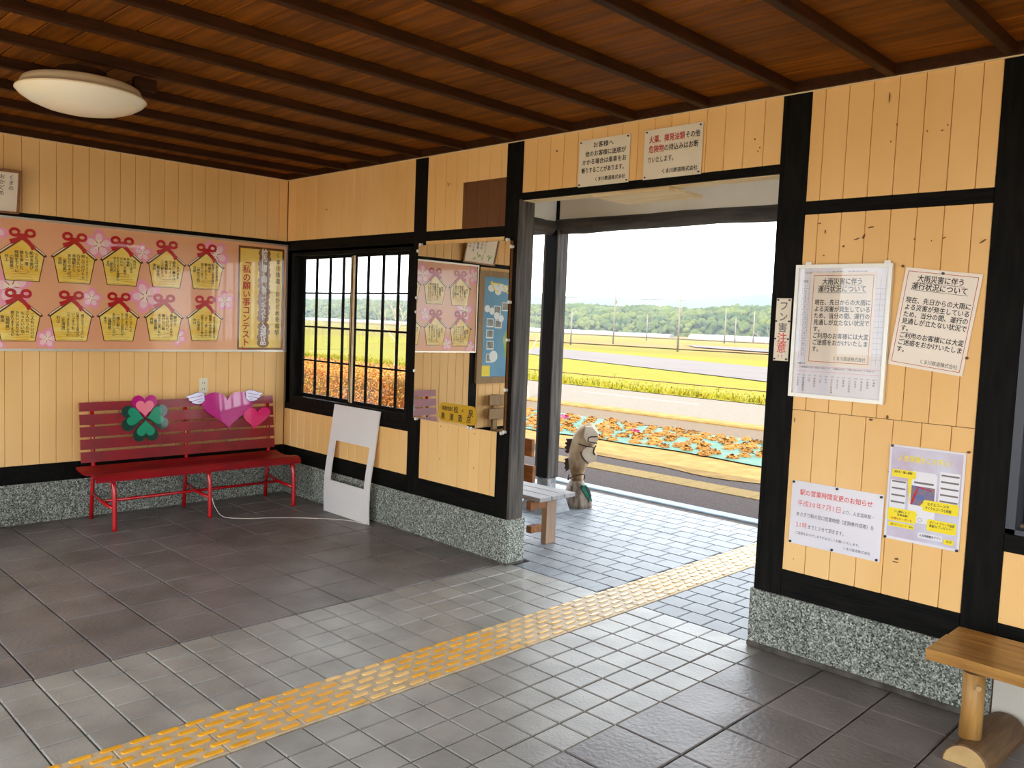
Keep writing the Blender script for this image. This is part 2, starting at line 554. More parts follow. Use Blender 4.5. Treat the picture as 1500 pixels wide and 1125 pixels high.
# ------------------------------------------------------------------ lettering
GLYPHS = {}
def load_glyphs(chars):
    objs = []
    for ch in sorted(set(chars)):
        if ch in ' \u3000\n':
            continue
        cu = bpy.data.curves.new('glyph', 'FONT')
        cu.body = ch
        cu.size = 1.0
        cu.resolution_u = 2
        o = bpy.data.objects.new('glyph', cu)
        COL.objects.link(o)
        objs.append((ch, o, cu))
    bpy.context.view_layer.update()
    dg = bpy.context.evaluated_depsgraph_get()
    for ch, o, cu in objs:
        me = bpy.data.meshes.new_from_object(o.evaluated_get(dg))
        GLYPHS[ch] = ([(v.co.x, v.co.y + 0.12) for v in me.vertices], [tuple(p.vertices) for p in me.polygons])
        bpy.data.meshes.remove(me)
    for ch, o, cu in objs:
        bpy.data.objects.remove(o)
        bpy.data.curves.remove(cu)

BOLD = ((-.018, -.010), (.018, -.010), (0, .018))
def glyph(ch, a, b, s, bold=True, sx=1.0, rot=False):
    g = GLYPHS.get(ch)
    if g is None:
        return [], []
    V, F = [], []
    for lay_, (ox, oy) in enumerate(BOLD if bold else ((0, 0),)):
        n = len(V)
        dz = .00012 * lay_
        if rot:                              # long vowel marks and brackets turn in vertical writing
            V += [(a + (y + oy) * s * sx, b + (1 - x - ox) * s, dz) for x, y in g[0]]
        else:
            V += [(a + (x + ox) * s * sx, b + (y + oy) * s, dz) for x, y in g[0]]
        F += [tuple(i + n for i in f) for f in g[1]]
    return V, F

def text_w(t, s, sx=1.0):
    return sum((.62 if ord(c) < 128 else 1.0) for c in t) * s * sx

def text_h(t, a, b, s, bold=True, sx=1.0, fit=None):
    """horizontal line, (a, b) = lower left; fit = total width wanted"""
    if fit:
        sx = sx * fit / text_w(t, s, sx)
    parts = []
    for c in t:
        w = (.62 if ord(c) < 128 else 1.0) * s * sx
        parts.append(glyph(c, a, b, s, bold, sx))
        a += w
    return join(*parts) if parts else ([], [])

def text_v(t, a, b, s, pitch=None, bold=True, sx=1.0):
    """vertical column, (a, b) = upper left"""
    pitch = pitch or s
    parts = []
    for c in t:
        b -= pitch
        parts.append(glyph(c, a, b, s, bold, sx, rot=c in 'ー「」（）〈〉'))
    return join(*parts) if parts else ([], [])

EMA = [["うちばばの", "船せき遊び", "もう一度", "旅を楽しむ", "時間を下さい", "（佐賀県）", "井上"],
       ["ちょうちょうみたいに", "飛んで行けたら", "行きたいな", "幸福駅から", "あなたのそばへ", "（愛知県）", "吉田"],
       ["毎日の", "ついて居る", "幸福駅", "幸いしき橋で", "だれも", "おかどめの幸福駅に", "ゆかれた方", "（愛知県）", "吉田"],
       ["しあわせを", "絵馬に願かけ", "ゴールイン", "幸福駅を", "二人旅立つ", "（熊本県）", "津田"],
       ["おかどめの", "駅舎に絵馬掛け", "幸福を", "妻とおらん", "母のらまで", "（神奈川県）", "日野"],
       ["二人もいいけど", "三人だったら", "もっといいな", "かわいい赤ちゃん", "授かりますように", "（福岡県）", "飯田"],
       ["儲からなくてもいい", "仕事ができる喜びが", "いつまでも", "つづきますように", "（北海道）", "石山"],
       ["おじさんと", "昔のように", "たくさん会話して", "一緒に駅へ", "お出かけしたい", "（福岡県）", "木下"],
       ["駅から", "勇気でさよなら", "したけれど", "懐けない程", "あなたに逢いたい", "（東京都）", "内田"],
       ["きのうを感謝する", "情景一生が旅に", "「幸」「福」などの", "言葉であります様に", "（北海道）", "中川"]]
T = dict(
    s1=["お客様へ", "他のお客様に迷惑が", "かかる場合は乗車をお", "断りすることがあります。", "くま川鉄道株式会社"],
    s2=["火薬、揮発油類", "その他", "危険物", "の持込みはお断", "りいたします。"],
    rain=["大雨災害に伴う", "運行状況について", "現在、先日からの大雨に", "よる災害が発生している", "ため、当分の間、運行の", "見通しが立たない状況で", "す。", "ご利用のお客様には大変", "ご迷惑をおかけいたしま", "す。"],
    hours=["駅の営業時間変更のお知らせ", "平成30年7月1日", "より、人吉温泉駅・", "あさぎり駅の窓口営業時間（定期券作成等）を", "21時", "までとさせて頂きます。", "ご迷惑をおかけしますがよろしくお願いいたします。"],
    dung=["フン害", "注意", "!!"],
    title=["くま川鉄道　おかどめ幸福駅", "絵馬に書く願い事コンテスト", "入選作品", "「私の願い事コンテスト」"],
    shop=["球磨焼酎", "松", "の", "泉", "奥濱酒店"],
    tt=["くま川鉄道", "おかどめ幸福駅　発車時刻表", "時間", "お知らせ", "この時刻表は平日・休日とも同じです　一部運休日あり　お問い合わせはくま川鉄道まで"],
    st=["人吉温泉", "相良藩願成寺", "川村", "肥後西村", "一武", "木上", "おかどめ幸福", "あさぎり", "東免田", "公立病院前", "多良木", "東多良木", "新鶴羽", "湯前"],
    app=["人吉球磨をこの手に！", "見所を一覧に掲載！", "モデルコースや", "サイクルコースも掲載！", "ここ最新ビュー？", "写真掲載！", "お得なクーポンも", "ポイントラリーで抽選", "素敵なプレゼント！", "無料ダウンロード　無料", "人吉球磨観光アプリ", "検索"],
    pic=["くまの", "おかどめ", "幸福駅", "人生は", "ゆっくり"],
    map=["マップ", "おかどめ幸福駅"],
)
def _chars(x):
    return ''.join(_chars(i) for i in x) if isinstance(x, (list, tuple)) else x
_all = _chars(EMA) + _chars(list(T.values())) + '0123456789'
load_glyphs(_all + 'くま川鉄道株式会社')

def in_view(p, margin=30):
    d = Vector(p) - CAM
    z = d.dot(CF)
    if z < .1:
        return None
    u = 750 + 1229.664 * d.dot(CR) / z
    v = 562.5 - 1229.664 * d.dot(CU) / z
    return (z if -margin < u < 1500 + margin and -margin < v < 1125 + margin else None)

# ------------------------------------------------------------------ floor
H = 2.708
RX, RY = 8.0, -4.7          # far right wall and rear wall of the room
floor = mk('floor', box(0, RX, RY, 0.16, -0.12, -0.012), 'grout', kind='structure')

def tile_mesh(name, sx, sy, mat, h=0.012, ch=0.004):
    V = []
    for (z, i) in ((-h, 0), (-ch, 0), (0, ch)):
        V += [(-sx / 2 + i, -sy / 2 + i, z), (sx / 2 - i, -sy / 2 + i, z), (sx / 2 - i, sy / 2 - i, z), (-sx / 2 + i, sy / 2 - i, z)]
    F = [(8, 9, 10, 11)]
    for k in (0, 4):
        F += [(k + i, k + (i + 1) % 4, k + 4 + (i + 1) % 4, k + 4 + i) for i in range(4)]
    return mesh_data(name, V, F, mat)

def lay(name, spots, me, parent, limit=300):
    """spots: centre points; the largest in view as objects of their own, the rest joined"""
    vis, hid = [], []
    for s in spots:
        z = in_view(s)
        (vis if z else hid).append((z or 1e9, s))
    vis.sort()
    keep = vis[:limit]
    rest = vis[limit:] + hid
    for _, s in keep:
        inst(name, me, parent, (s[0], s[1], s[2] + random.uniform(-.0008, .0008)))
    if rest:
        V, F = [], []
        bv = [v.co.copy() for v in me.vertices]
        bf = [tuple(p.vertices) for p in me.polygons]
        for _, s in rest:
            n = len(V)
            V += [(v.x + s[0], v.y + s[1], v.z + s[2]) for v in bv]
            F += [tuple(i + n for i in f) for f in bf]
        mk('more_' + name + 's', (V, F), me.materials[0].name, parent, kind='stuff')

BP, SP = 0.3115, 0.1556
spots = []
for i in range(9):
    for j in range(17):
        x, y = 2.745 - BP * (i + .5), 0.056 - BP * (j + .5)
        if y > RY + .1 and x > -.05:
            if y + BP / 2 > 0: pass
            spots.append((x, y, 0))
for i in range(11):
    for j in range(17):
        x, y = 4.608 + BP * (i + .5), 0.056 - BP * (j + .5)
        if y > RY + .1 and x < RX + .1:
            spots.append((x, y, 0))
bt = tile_mesh('big_tile', BP - .007, BP - .007, 'big_tile')
lay('floor_tile', spots, bt, floor)
spots = []
for side in (0, 1):
    for i in range(5):
        for j in range(34):
            x = (2.752 if side == 0 else 3.836) + SP * (i + .5)
            y = 0.048 - SP * (j + .5)
            if y > RY + .05:
                spots.append((x, y, 0))
st = tile_mesh('small_tile', SP - .006, SP - .006, 'small_tile')
lay('small_floor_tile', spots, st, floor)

# tactile strip: 0.307 m blocks with staggered raised bars
def bar_mesh(mat):
    V, F = [], []
    L, W = 0.0375, 0.0115
    out = []
    for k in range(12):
        t = 2 * math.pi * k / 12
        cx = (L - W) * (1 if -math.pi / 2 < ((t + math.pi) % (2 * math.pi)) - math.pi < math.pi / 2 else -1)
        out.append((W * math.sin(t), cx + W * math.cos(t)))
    n = len(out)
    for (z, s) in ((0, 1.0), (.0035, .97), (.005, .84)):
        V += [(a * s, b * (1 - (1 - s) * .35), z) for a, b in out]
    for r in (0, 1):
        F += [(r * n + i, r * n + (i + 1) % n, (r + 1) * n + (i + 1) % n, (r + 1) * n + i) for i in range(n)]
    F.append(tuple(range(2 * n, 3 * n)))
    V, F = fixn(V, F)
    return mesh_data('tactile_bar', V, F, mat)
bars = {k: bar_mesh(k) for k in ('tactile_yellow', 'tactile_worn', 'tactile_pale')}
blk = tile_mesh('tactile_block', .302, .304, 'tactile_base', ch=.003)
PIT = 0.3072
SEQ = {-7: 'tactile_yellow', -6: 'tactile_worn'}
pavement = mk('pavement', box(-2.0, 8.5, 0.16, 2.50, -0.12, -0.012), 'grout', kind='structure')
hidden_bars = {}
nbar = {0: 0, 1: 0}
for k in range(-11, 9):
    y0 = -1.803 + PIT * (k + 4)                 # seam positions follow the photograph
    yc = y0 + PIT / 2
    if yc > 2.42 or y0 < RY:
        continue
    par = pavement if yc > 0.16 else floor
    b = inst('tactile_block', blk, par, (3.679, yc, 0.001))
    col = 'tactile_worn' if k in (-4, -1, 0, 3) else ('tactile_pale' if k in (1, 2, 4, 5, 6, 7, 8) else 'tactile_yellow')  # worn bars paler; towards the door sky sheen is put into the colour too
    far = yc > 1.2 or yc < -3.5
    for c in range(6):
        for r in range(3):
            y = y0 + (0.0 if c % 2 == 0 else -.0512) + .1024 * r
            if y < y0 - .03: y += PIT
            p = (3.546 + .0518 * c, y, 0.001)
            if far:
                hidden_bars.setdefault((par, col), []).append(p)
            else:
                inst('tactile_bar', bars[col], b, p)
for (par, col), L in hidden_bars.items():
    V, F = [], []
    me = bars[col]
    for p in L:
        n = len(V)
        V += [(v.co.x + p[0], v.co.y + p[1], v.co.z + p[2]) for v in me.vertices]
        F += [tuple(i + n for i in q.vertices) for q in me.polygons]
    mk('more_tactile_bars', (V, F), col, par, kind='stuff')

# porch paving: square setts in running bond
spots = []
for j in range(16):
    y = 0.048 + SP * (j + .5)
    if y + SP / 2 > 2.5: continue
    off = SP / 2 if j % 2 == 0 else 0
    for i in range(-32, 60):
        x = 3.836 + off + SP * (i + .5)
        if 3.53 - SP / 2 < x < 3.836 + .02 and False: continue
        if x - SP / 2 < 3.832 and x + SP / 2 > 3.527: continue
        if x < -1.9 or x > 8.4: continue
        if y < .17 and (x < 2.80 or x > 4.56): continue
        spots.append((x, y, 0))
    for s in (-1, 1):                          # half setts against the tactile strip
        pass
pt = tile_mesh('porch_sett', SP - .006, SP - .006, 'porch_tile')
lay('porch_sett', spots, pt, pavement)
V = []
half = tile_mesh('half_sett', SP / 2 - .005, SP - .006, 'porch_tile')
for j in range(16):
    y = 0.048 + SP * (j + .5)
    if y + SP / 2 > 2.5: continue
    if j % 2 == 0:
        inst('porch_half_sett', half, pavement if y > .16 else floor, (3.836 + SP / 4, y, 0))
        inst('porch_half_sett', half, pavement if y > .16 else floor, (3.527 - SP / 4 - .02, y, 0))

# ------------------------------------------------------------------ wall with window and doorway
P1L, P1R, P2L, P2R, P3L, P3R, P4L, P4R = 1.737, 1.874, 2.665, 2.807, 4.542, 4.682, 5.486, 5.625
core = []
for a0, a1, b0, b1 in ((0, .06, 0, 2.75), (.06, 1.72, 0, .80), (.06, 1.72, 2.09, 2.75), (1.72, 2.80, 0, 2.75),
                       (2.80, 4.55, 2.345, 2.75), (4.55, 5.63, 0, 2.75), (5.63, 7.2, 0, .78), (5.63, 7.2, 2.1, 2.75), (7.2, RX, 0, 2.75)):
    core.append(box(a0, a1, .012, .118, b0, b1))
wall_front = mk('wall_front', join(*core), 'wall_core', kind='structure')

def planks(parent, pl, a0, a1, b0, b1, pitch, phase, mat='peach_paint', gap=.0026, d0=-.011, d1=-.002):
    """tongue-and-groove boards, each an object, between a0..a1"""
    cuts = [a0]
    k = math.ceil((a0 - phase) / pitch + 1e-6)
    while phase + k * pitch < a1 - .004:
        if phase + k * pitch > a0 + .004:
            cuts.append(phase + k * pitch)
        k += 1
    cuts.append(a1)
    shared = {}
    for i in range(len(cuts) - 1):
        w = cuts[i + 1] - cuts[i]
        key = round(w, 3)
        if key not in shared:
            h = w / 2 - gap / 2
            t, c = d1, .0022
            poly = [(-h, d0), (h, d0), (h, t - c), (h - c, t), (-h + c, t), (-h, t - c)]
            n = len(poly)
            V = [pl.ax * a + pl.n * d + pl.ay * 0.0 for a, d in poly] + [pl.ax * a + pl.n * d + pl.ay * (b1 - b0) for a, d in poly]
            F = [tuple(range(n)), tuple(range(n, 2 * n))] + [(q, (q + 1) % n, n + (q + 1) % n, n + q) for q in range(n)]
            V, F = fixn(V, F)
            shared[key] = mesh_data('plank', V, F, mat)
        inst('plank', shared[key], parent, pl.p((cuts[i] + cuts[i + 1]) / 2, b0, 0))

PB = 0.1086
planks(wall_front, WB, 0.0, P1L, 2.190, H, PB, .221)
planks(wall_front, WB, P1R, P2L, 2.187, H, PB, 1.961)
# repainted darker brown rectangle on the boards
BRN = rect(2.252, P2L, 2.187, 2.495)
def patch_planks():
    cuts = [2.252] + [1.961 + PB * k for k in range(3, 7)] + [P2L]
    cuts = [c for c in cuts if 2.252 <= c <= P2L]
    for i in range(len(cuts) - 1):
        if cuts[i + 1] - cuts[i] > .006:
            mk('painted_patch', WB.box(cuts[i] + .0014, cuts[i + 1] - .0014, 2.187, 2.495, -.003, -.0008), 'brown_paint', wall_front, label='dark brown painted patch')
patch_planks()
planks(wall_front, WB, P1R, P2L, .428, 2.12, PB, 1.961)
planks(wall_front, WB, 0.0, P1L, .428, .748, PB, .221)
planks(wall_front, WB, P2R, P3L, 2.384, H, PB, 3.032)
planks(wall_front, WB, P3R, P4L, 2.197, H, .1105, 4.748)
planks(wall_front, WB, P3R, P4L, 1.212, 2.135, .1105, 4.748)
planks(wall_front, WB, P3R, P4L, .428, 1.209, .120, 4.795)
planks(wall_front, WB, P4R, RX, 2.197, H, .1105, 4.748)
planks(wall_front, WB, P4R, RX, .428, .725, .30, 5.625)

def post(a0, a1, b0=.296, b1=H, d1=.002, y1=None):
    return mk('post', box(a0, a1, -d1, y1 if y1 else .02, b0, b1, .003), 'black_timber', wall_front)
post(P1L, P1R); post(P2L, P2R - .02); post(P3L + .02, P3R); post(P4L, P4R); post(RX - .1, RX)
mk('door_post', box(P2R - .022, P2R, -.003, .125, .300, 2.345, .003), 'grey_timber', wall_front)
mk('door_post', box(P3L, P3L + .022, -.003, .125, .296, 2.345, .003), 'black_timber', wall_front)
mk('post', box(P2R - .022, P2R, -.002, .02, 2.345, H), 'black_timber', wall_front)
mk('post', box(P3L, P3L + .022, -.002, .02, 2.345, H), 'black_timber', wall_front)
def beam(a0, a1, b0, b1, d1=.0, y1=.02):
    return mk('beam', box(a0, a1, -d1, y1, b0, b1, .003), 'black_timber_h', wall_front)
beam(0.0, P1L, 2.110, 2.194)
beam(P1R, P2L, 2.120, 2.189)
beam(P2R, P3L, 2.340, 2.386, y1=.125)
beam(P3R, P4L, 2.133, 2.198)
beam(P4R, RX, 2.1, 2.198)
beam(0.0, P1L, .296, .429); beam(P1R, P2L, .296, .429); beam(P3R, P4L, .296, .429); beam(P4R, RX, .296, .429)
beam(P4R, RX, .725, .80, d1=.004)
mk('lintel_board', box(P2R, P3L, .02, .118, 2.336, 2.340), 'light_wood', wall_front)
# pale capping strip along the ceiling line
mk('ceiling_trim', box(0, RX, -.006, .01, H - .004, H + .002), 'light_wood', wall_front)
# granite plinth, its dirty foot strip
mk('granite_base', box(.0, P2R + .0, -.004, .155, .012, .298, .003), 'granite', wall_front)
mk('granite_base', box(P3L - .017, P4R + .0, -.006, .155, .012, .297, .003), 'granite', wall_front)
mk('foot_strip', box(.0, P2R, -.006, .155, 0, .013), 'concrete_strip', wall_front)
mk('foot_strip', box(P3L - .019, P4R, -.014, .157, 0, .03, .006), 'concrete_strip', wall_front)
mk('white_base_panel', box(P4R + .006, RX, .0, .10, 0, .296), 'white_wall', wall_front)
# old nail holes, scrapes and staples in the paint
def mark(a, b, w, h, mat='peach_wear', rot=0.0):
    c, s = math.cos(rot), math.sin(rot)
    P = []
    for k in range(7):
        t = 2 * math.pi * k / 7
        r = random.uniform(.7, 1.15)
        x, y = w / 2 * r * math.cos(t), h / 2 * r * math.sin(t)
        P.append((a + x * c - y * s, b + x * s + y * c))
    return WB.flat(P, .0032)
marks = []
for a, b, w, h, r in ((.60, 2.424, .05, .007, .1), (2.10, 2.494, .006, .035, .3), (2.12, 2.50, .004, .02, .3), (3.09, 2.61, .016, .014, 0), (4.40, 2.52, .01, .012, 0), (4.43, 2.475, .008, .01, 0),
                      (4.42, 2.46, .01, .008, 0), (5.04, 2.62, .006, .06, 0), (5.08, 2.50, .006, .01, 0), (5.06, 2.43, .006, .01, 0), (5.21, 2.455, .007, .01, 0), (5.27, 2.45, .01, .006, .5), (5.29, 2.47, .006, .008, 0),
                      (4.76, 2.09, .02, .006, .2), (4.79, 2.05, .008, .025, 0), (4.97, 2.02, .012, .03, -.4), (4.94, 2.01, .03, .006, .3), (4.88, 1.98, .012, .012, 0), (4.79, 1.94, .012, .006, 0), (5.00, 2.06, .03, .008, .2),
                      (5.19, 2.0, .008, .01, 0), (5.26, 1.99, .006, .008, 0), (5.31, 2.0, .02, .006, .7), (5.46, 1.98, .028, .008, .6), (5.21, .585, .03, .006, 0), (5.215, .60, .02, .012, .2), (4.74, .49, .006, .006, 0),
                      (2.11, .83, .009, .012, 0), (2.46, .82, .009, .012, 0), (2.11, .60, .009, .012, 0), (2.46, .59, .009, .012, 0), (5.16, .98, .02, .01, 0), (5.47, 1.11, .018, .012, .4), (5.13, 1.22, .012, .02, 0),
                      (4.70, 1.16, .006, .03, 0), (5.06, 1.2, .02, .012, 0)):
    marks.append(mark(a, b, w, h, rot=r))
mk('paint_scar', join(*marks), 'peach_wear', wall_front, kind='stuff')

# ------------------------------------------------------------------ wall with the big board
wall_left = mk('wall_left', box(-.12, -.012, RY, .12, 0, 2.75), 'wall_core', kind='structure')
planks(wall_left, WA, -2.24, -.0025, 2.190, H, .1092, -.41)
planks(wall_left, WA, -2.24, -.0025, .428, 2.146, .1092, -.41)
planks(wall_left, WA, RY, -2.345, 2.190, H, .1092, -.41)
planks(wall_left, WA, RY, -2.345, .428, 2.146, .1092, -.41)
mk('post', box(-.02, .006, -2.345, -2.24, .296, H, .003), 'black_timber', wall_left)
for y0, y1 in ((-2.24, 0), (RY, -2.345)):
    mk('beam', box(-.02, .003, y0, y1, 2.146, 2.190, .003), 'black_timber_h', wall_left)
    mk('beam', box(-.02, .003, y0, y1, .296, .429, .003), 'black_timber_h', wall_left)
mk('granite_base', box(-.02, .006, RY, 0, .006, .297, .003), 'granite', wall_left)
mk('foot_strip', box(-.02, .008, RY, 0, 0, .010), 'concrete_strip', wall_left)
mk('ceiling_trim', box(-.01, .006, RY, 0, H - .004, H + .002), 'light_wood', wall_left)

# ------------------------------------------------------------------ unseen walls behind the camera, openings made up for the daylight indoors
rear = []
for a0, a1, b0, b1 in ((-.12, .4, 0, 2.75), (.4, 2.5, 0, .35), (.4, 2.5, 2.3, 2.75), (2.5, 2.8, 0, 2.75), (2.8, 4.55, 2.34, 2.75),
                       (4.55, 4.85, 0, 2.75), (4.85, 7.6, 0, .35), (4.85, 7.6, 2.3, 2.75), (7.6, RX + .12, 0, 2.75)):
    rear.append(box(a0, a1, RY - .12, RY, b0, b1))
wall_rear = mk('wall_rear', join(*rear), 'rear_paint', kind='structure')
for x in (.4, 1.45, 2.5, 2.74, 4.55, 4.85, 6.2, 7.6):
    mk('post', box(x - .04, x + .04, RY - .02, RY + .012, 0 if x in (2.74, 4.55) else .35, 2.40, .003), 'black_timber', wall_rear)
mk('beam', box(0, RX, RY, RY + .012, 2.40, 2.48, .003), 'black_timber_h', wall_rear)
right = []
for y0, y1, b0, b1 in ((RY - .12, -4.4, 0, 2.75), (-4.4, -.6, 0, .3), (-4.4, -.6, 2.25, 2.75), (-.6, .12, 0, 2.75)):
    right.append(box(RX, RX + .12, y0, y1, b0, b1))
wall_right = mk('wall_right', join(*right), 'rear_paint', kind='structure')
for y in (-4.4, -3.13, -1.86, -.6):
    mk('post', box(RX - .012, RX + .02, y - .04, y + .04, .296, 2.7, .003), 'black_timber', wall_right)

# ------------------------------------------------------------------ ceiling
ceiling = mk('ceiling', box(-.1, RX + .1, RY - .1, .1, 2.772, 2.80), 'dark_gap', kind='structure')
V, F = [], []
pw, g, c = .145, .005, .004
for x in (0.0, RX):
    V += [(x, -pw / 2 + g / 2, 2.772), (x, pw / 2 - g / 2, 2.772), (x, pw / 2 - g / 2, 2.756 + c), (x, pw / 2 - g / 2 - c, 2.756), (x, -pw / 2 + g / 2 + c, 2.756), (x, -pw / 2 + g / 2, 2.756 + c)]
n = 6
F = [tuple(range(n)), tuple(range(n, 2 * n))] + [(q, (q + 1) % n, n + (q + 1) % n, n + q) for q in range(n)]
V, F = fixn([(a, b, z - 2.756) for a, b, z in V], F)
cp = mesh_data('ceiling_plank', V, F, 'ceiling_wood')
y = -.022 - pw / 2
while y > RY:
    inst('ceiling_plank', cp, ceiling, (0, y, 2.756))
    y -= pw
Vb, Fb = box(-.021, .021, RY, -.02, 0, .05, .004)
bat = mesh_data('batten', Vb, Fb, 'batten_wood')
k = -9
while 4.585 + .4635 * k < RX - .05:
    x = 4.585 + .4635 * k
    if x > .1:
        inst('batten', bat, ceiling, (x, 0, H + .0))
    k += 1
mk('cornice', box(0, RX, -.024, 0, H + .002, 2.772, .003), 'batten_wood', ceiling)
mk('cornice', box(0, .024, RY, 0, H + .002, 2.772, .003), 'batten_wood', ceiling)

# ------------------------------------------------------------------ window
win = mk('window_1', join(box(0.0, .105, .012, .118, .80, 2.11), box(1.672, P1L, .012, .118, .80, 2.11),
                          box(.105, 1.672, .012, .118, 2.062, 2.11), box(.105, 1.672, .012, .118, .80, .868)), 'black_timber', kind='structure')
mk('window_sill', box(0.0, P1L, .006, .10, .746, .803, .004), 'black_timber_h', win)
def sash(a0, a1, y, bars_, m0, m1):
    s = mk('sash', join(box(a0, m0, y, y + .022, .868, 2.062), box(m1, a1, y, y + .022, .868, 2.062),
                        box(m0, m1, y, y + .022, 2.040, 2.062), box(m0, m1, y, y + .022, .868, .895)), 'black_timber', win)
    xs = [m0] + bars_ + [m1]
    zs = [.895, 1.181, 1.468, 1.754, 2.040]
    for i in range(4):
        for j in range(4):
            mk('pane', box(xs[i], xs[i + 1], y + .010, y + .013, zs[j], zs[j + 1]), 'pane_glass', s)
    for b in bars_:
        mk('glazing_bar', box(b - .006, b + .006, y + .001, y + .021, .895, 2.040), 'black_timber', s)
    for z in zs[1:4]:
        mk('glazing_bar', box(m0, m1, y + .002, y + .020, z - .0065, z + .0065), 'black_timber', s)
    return s
s1 = sash(.105, .885, .080, [.338, .540, .733], .147, .846)
s2 = sash(.900, 1.672, .056, [1.107, 1.302, 1.490], .945, 1.638)
mk('meeting_strip', box(.922, .944, .050, .056, .88, 2.05), 'light_wood', s2)
mk('meeting_strip', box(.868, .882, .072, .080, .88, 2.05), 'light_wood', s1)

# dark ticket window at the right edge
w2 = mk('window_2', join(box(P4R, P4R + .035, .0, .11, .80, 2.1), box(P4R, 7.2, .0, .11, .78, .82), box(6.4, 6.45, .0, .11, .82, 2.1), box(7.165, 7.2, .0, .11, .82, 2.1)), 'steel_blue', kind='structure')
mk('pane', box(P4R + .035, 6.4, .075, .079, .82, 2.1), 'pane_glass', w2)
mk('pane', box(6.45, 7.165, .065, .069, .82, 2.1), 'pane_glass', w2)
mk('counter', box(P4R + .035, 7.165, .08, .45, .80, .83), 'board_wood', w2)
mk('office_interior', join(box(P4R, 7.3, 1.30, 1.34, .2, 2.4), box(P4R - .04, P4R, .13, 1.3, .2, 2.4), box(P4R, 7.3, .13, 1.3, 2.36, 2.4), box(7.26, 7.3, .13, 1.3, .2, 2.4), box(P4R, 7.3, .13, 1.3, .2, .24)), 'room_dark', w2)

# ------------------------------------------------------------------ ceiling light
lx, ly = 2.08, -2.345
lamp = thing('ceiling_light', (lx, ly, 2.50), 'round cream dome light hanging from the brown plank ceiling', 'light')
DZ = -.052
def lamp_ring(prof, seg=56):
    return lathe([(r, z + DZ) for r, z in prof], lx, ly, seg)
mk('shade', lamp_ring([(0.001, 2.556), (.06, 2.557), (.12, 2.563), (.18, 2.576), (.235, 2.597), (.272, 2.620), (.286, 2.636)]), 'lamp_shade', lamp, smooth=True)
mk('rim', lamp_ring([(.286, 2.636), (.290, 2.640), (.288, 2.645), (.276, 2.647), (.268, 2.668), (.258, 2.688), (.248, 2.694), (.10, 2.694), (.001, 2.694)]), 'lamp_body', lamp, smooth=True)
mk('mount', lathe([(.001, 2.642), (.11, 2.642), (.11, 2.708), (.001, 2.708)], lx, ly, 24), 'batten_wood', lamp)
mk('bracket', box(lx + .09, lx + .13, ly + .20, ly + .31, 2.652, 2.708, .003), 'batten_wood', lamp)

# ------------------------------------------------------------------ the big contest board on the left wall
BY0, BY1, BZ0, BZ1 = -2.305, -0.004, 1.238, 2.158
board = thing('contest_board', (.0, (BY0 + BY1) / 2, BZ0), 'long pink framed board of yellow prayer-plaque prints with red bows', 'notice board')
mk('panel', WA.box(BY0 + .008, BY1 - .008, BZ0 + .008, BZ1 - .008, .004, .016), 'board_pink', board)
fr = .016
for nm, a0, a1, b0, b1 in (('frame', BY0, BY1, BZ1 - fr, BZ1), ('frame', BY0, BY1, BZ0, BZ0 + fr), ('frame', BY0, BY0 + fr, BZ0 + fr, BZ1 - fr), ('frame', BY1 - fr, BY1, BZ0 + fr, BZ1 - fr)):
    mk(nm, WA.box(a0, a1, b0, b1, .002, .024), 'alu', board)

def flower(ca, cb, r, rot=0.0, clip=None):
    P, Lp, S = [], [], []
    for k in range(5):
        t0 = rot + 2 * math.pi * k / 5
        for (rr, w, cc, dst) in ((r, .36, P, .56), (r * .74, .30, Lp, .54)):
            pet = []
            for q in range(12):
                t = 2 * math.pi * q / 12
                u = rr * dst + rr * .46 * math.cos(t)
                v = rr * w * math.sin(t) * (1.0 + .15 * math.cos(t))
                pet.append((ca + u * math.cos(t0) - v * math.sin(t0), cb + u * math.sin(t0) + v * math.cos(t0)))
            if clip:
                pet = [(min(max(a, clip[0]), clip[1]), min(max(b, clip[2]), clip[3])) for a, b in pet]
            cc.append(poly2(pet))
        t1 = t0 + math.pi / 5
        S.append(ribbon([(ca + .12 * r * math.cos(t1), cb + .12 * r * math.sin(t1)), (ca + .36 * r * math.cos(t1), cb + .36 * r * math.sin(t1))], .045 * r))
    clipb = (BY0 + fr + .001, BY1 - fr - .001, BZ0 + fr + .001, BZ1 - fr - .001)
    f = mk('blossom_print', WA.pts(stack(*P), .0164), 'petal_pink', board)
    mk('petal_tint', WA.pts(stack(*Lp), .0168), 'petal_light', f)
    mk('blossom_core', WA.pts(join(poly2(circ(ca, cb, r * .34))), .0172), 'petal_core', f)
    mk('stamen', WA.pts(join(*S), .0176), 'ink_red', f)
CL = (BY0 + fr + .001, BY1 - fr - .001, BZ0 + fr + .001, BZ1 - fr - .001)
for a, b, r, t in ((-1.55, 2.015, .115, .3), (-.655, 2.02, .12, .9), (-2.235, 2.04, .10, 0), (-2.12, 1.68, .14, .5), (-1.60, 1.625, .078, .2), (-1.21, 1.66, .13, .7),
                   (-.57, 1.655, .085, .4), (-1.895, 1.325, .078, .1), (-.955, 1.355, .075, .8), (-2.22, 1.30, .075, .6), (-1.235, 1.985, .075, .3)):
    flower(a, b, r, t, CL)

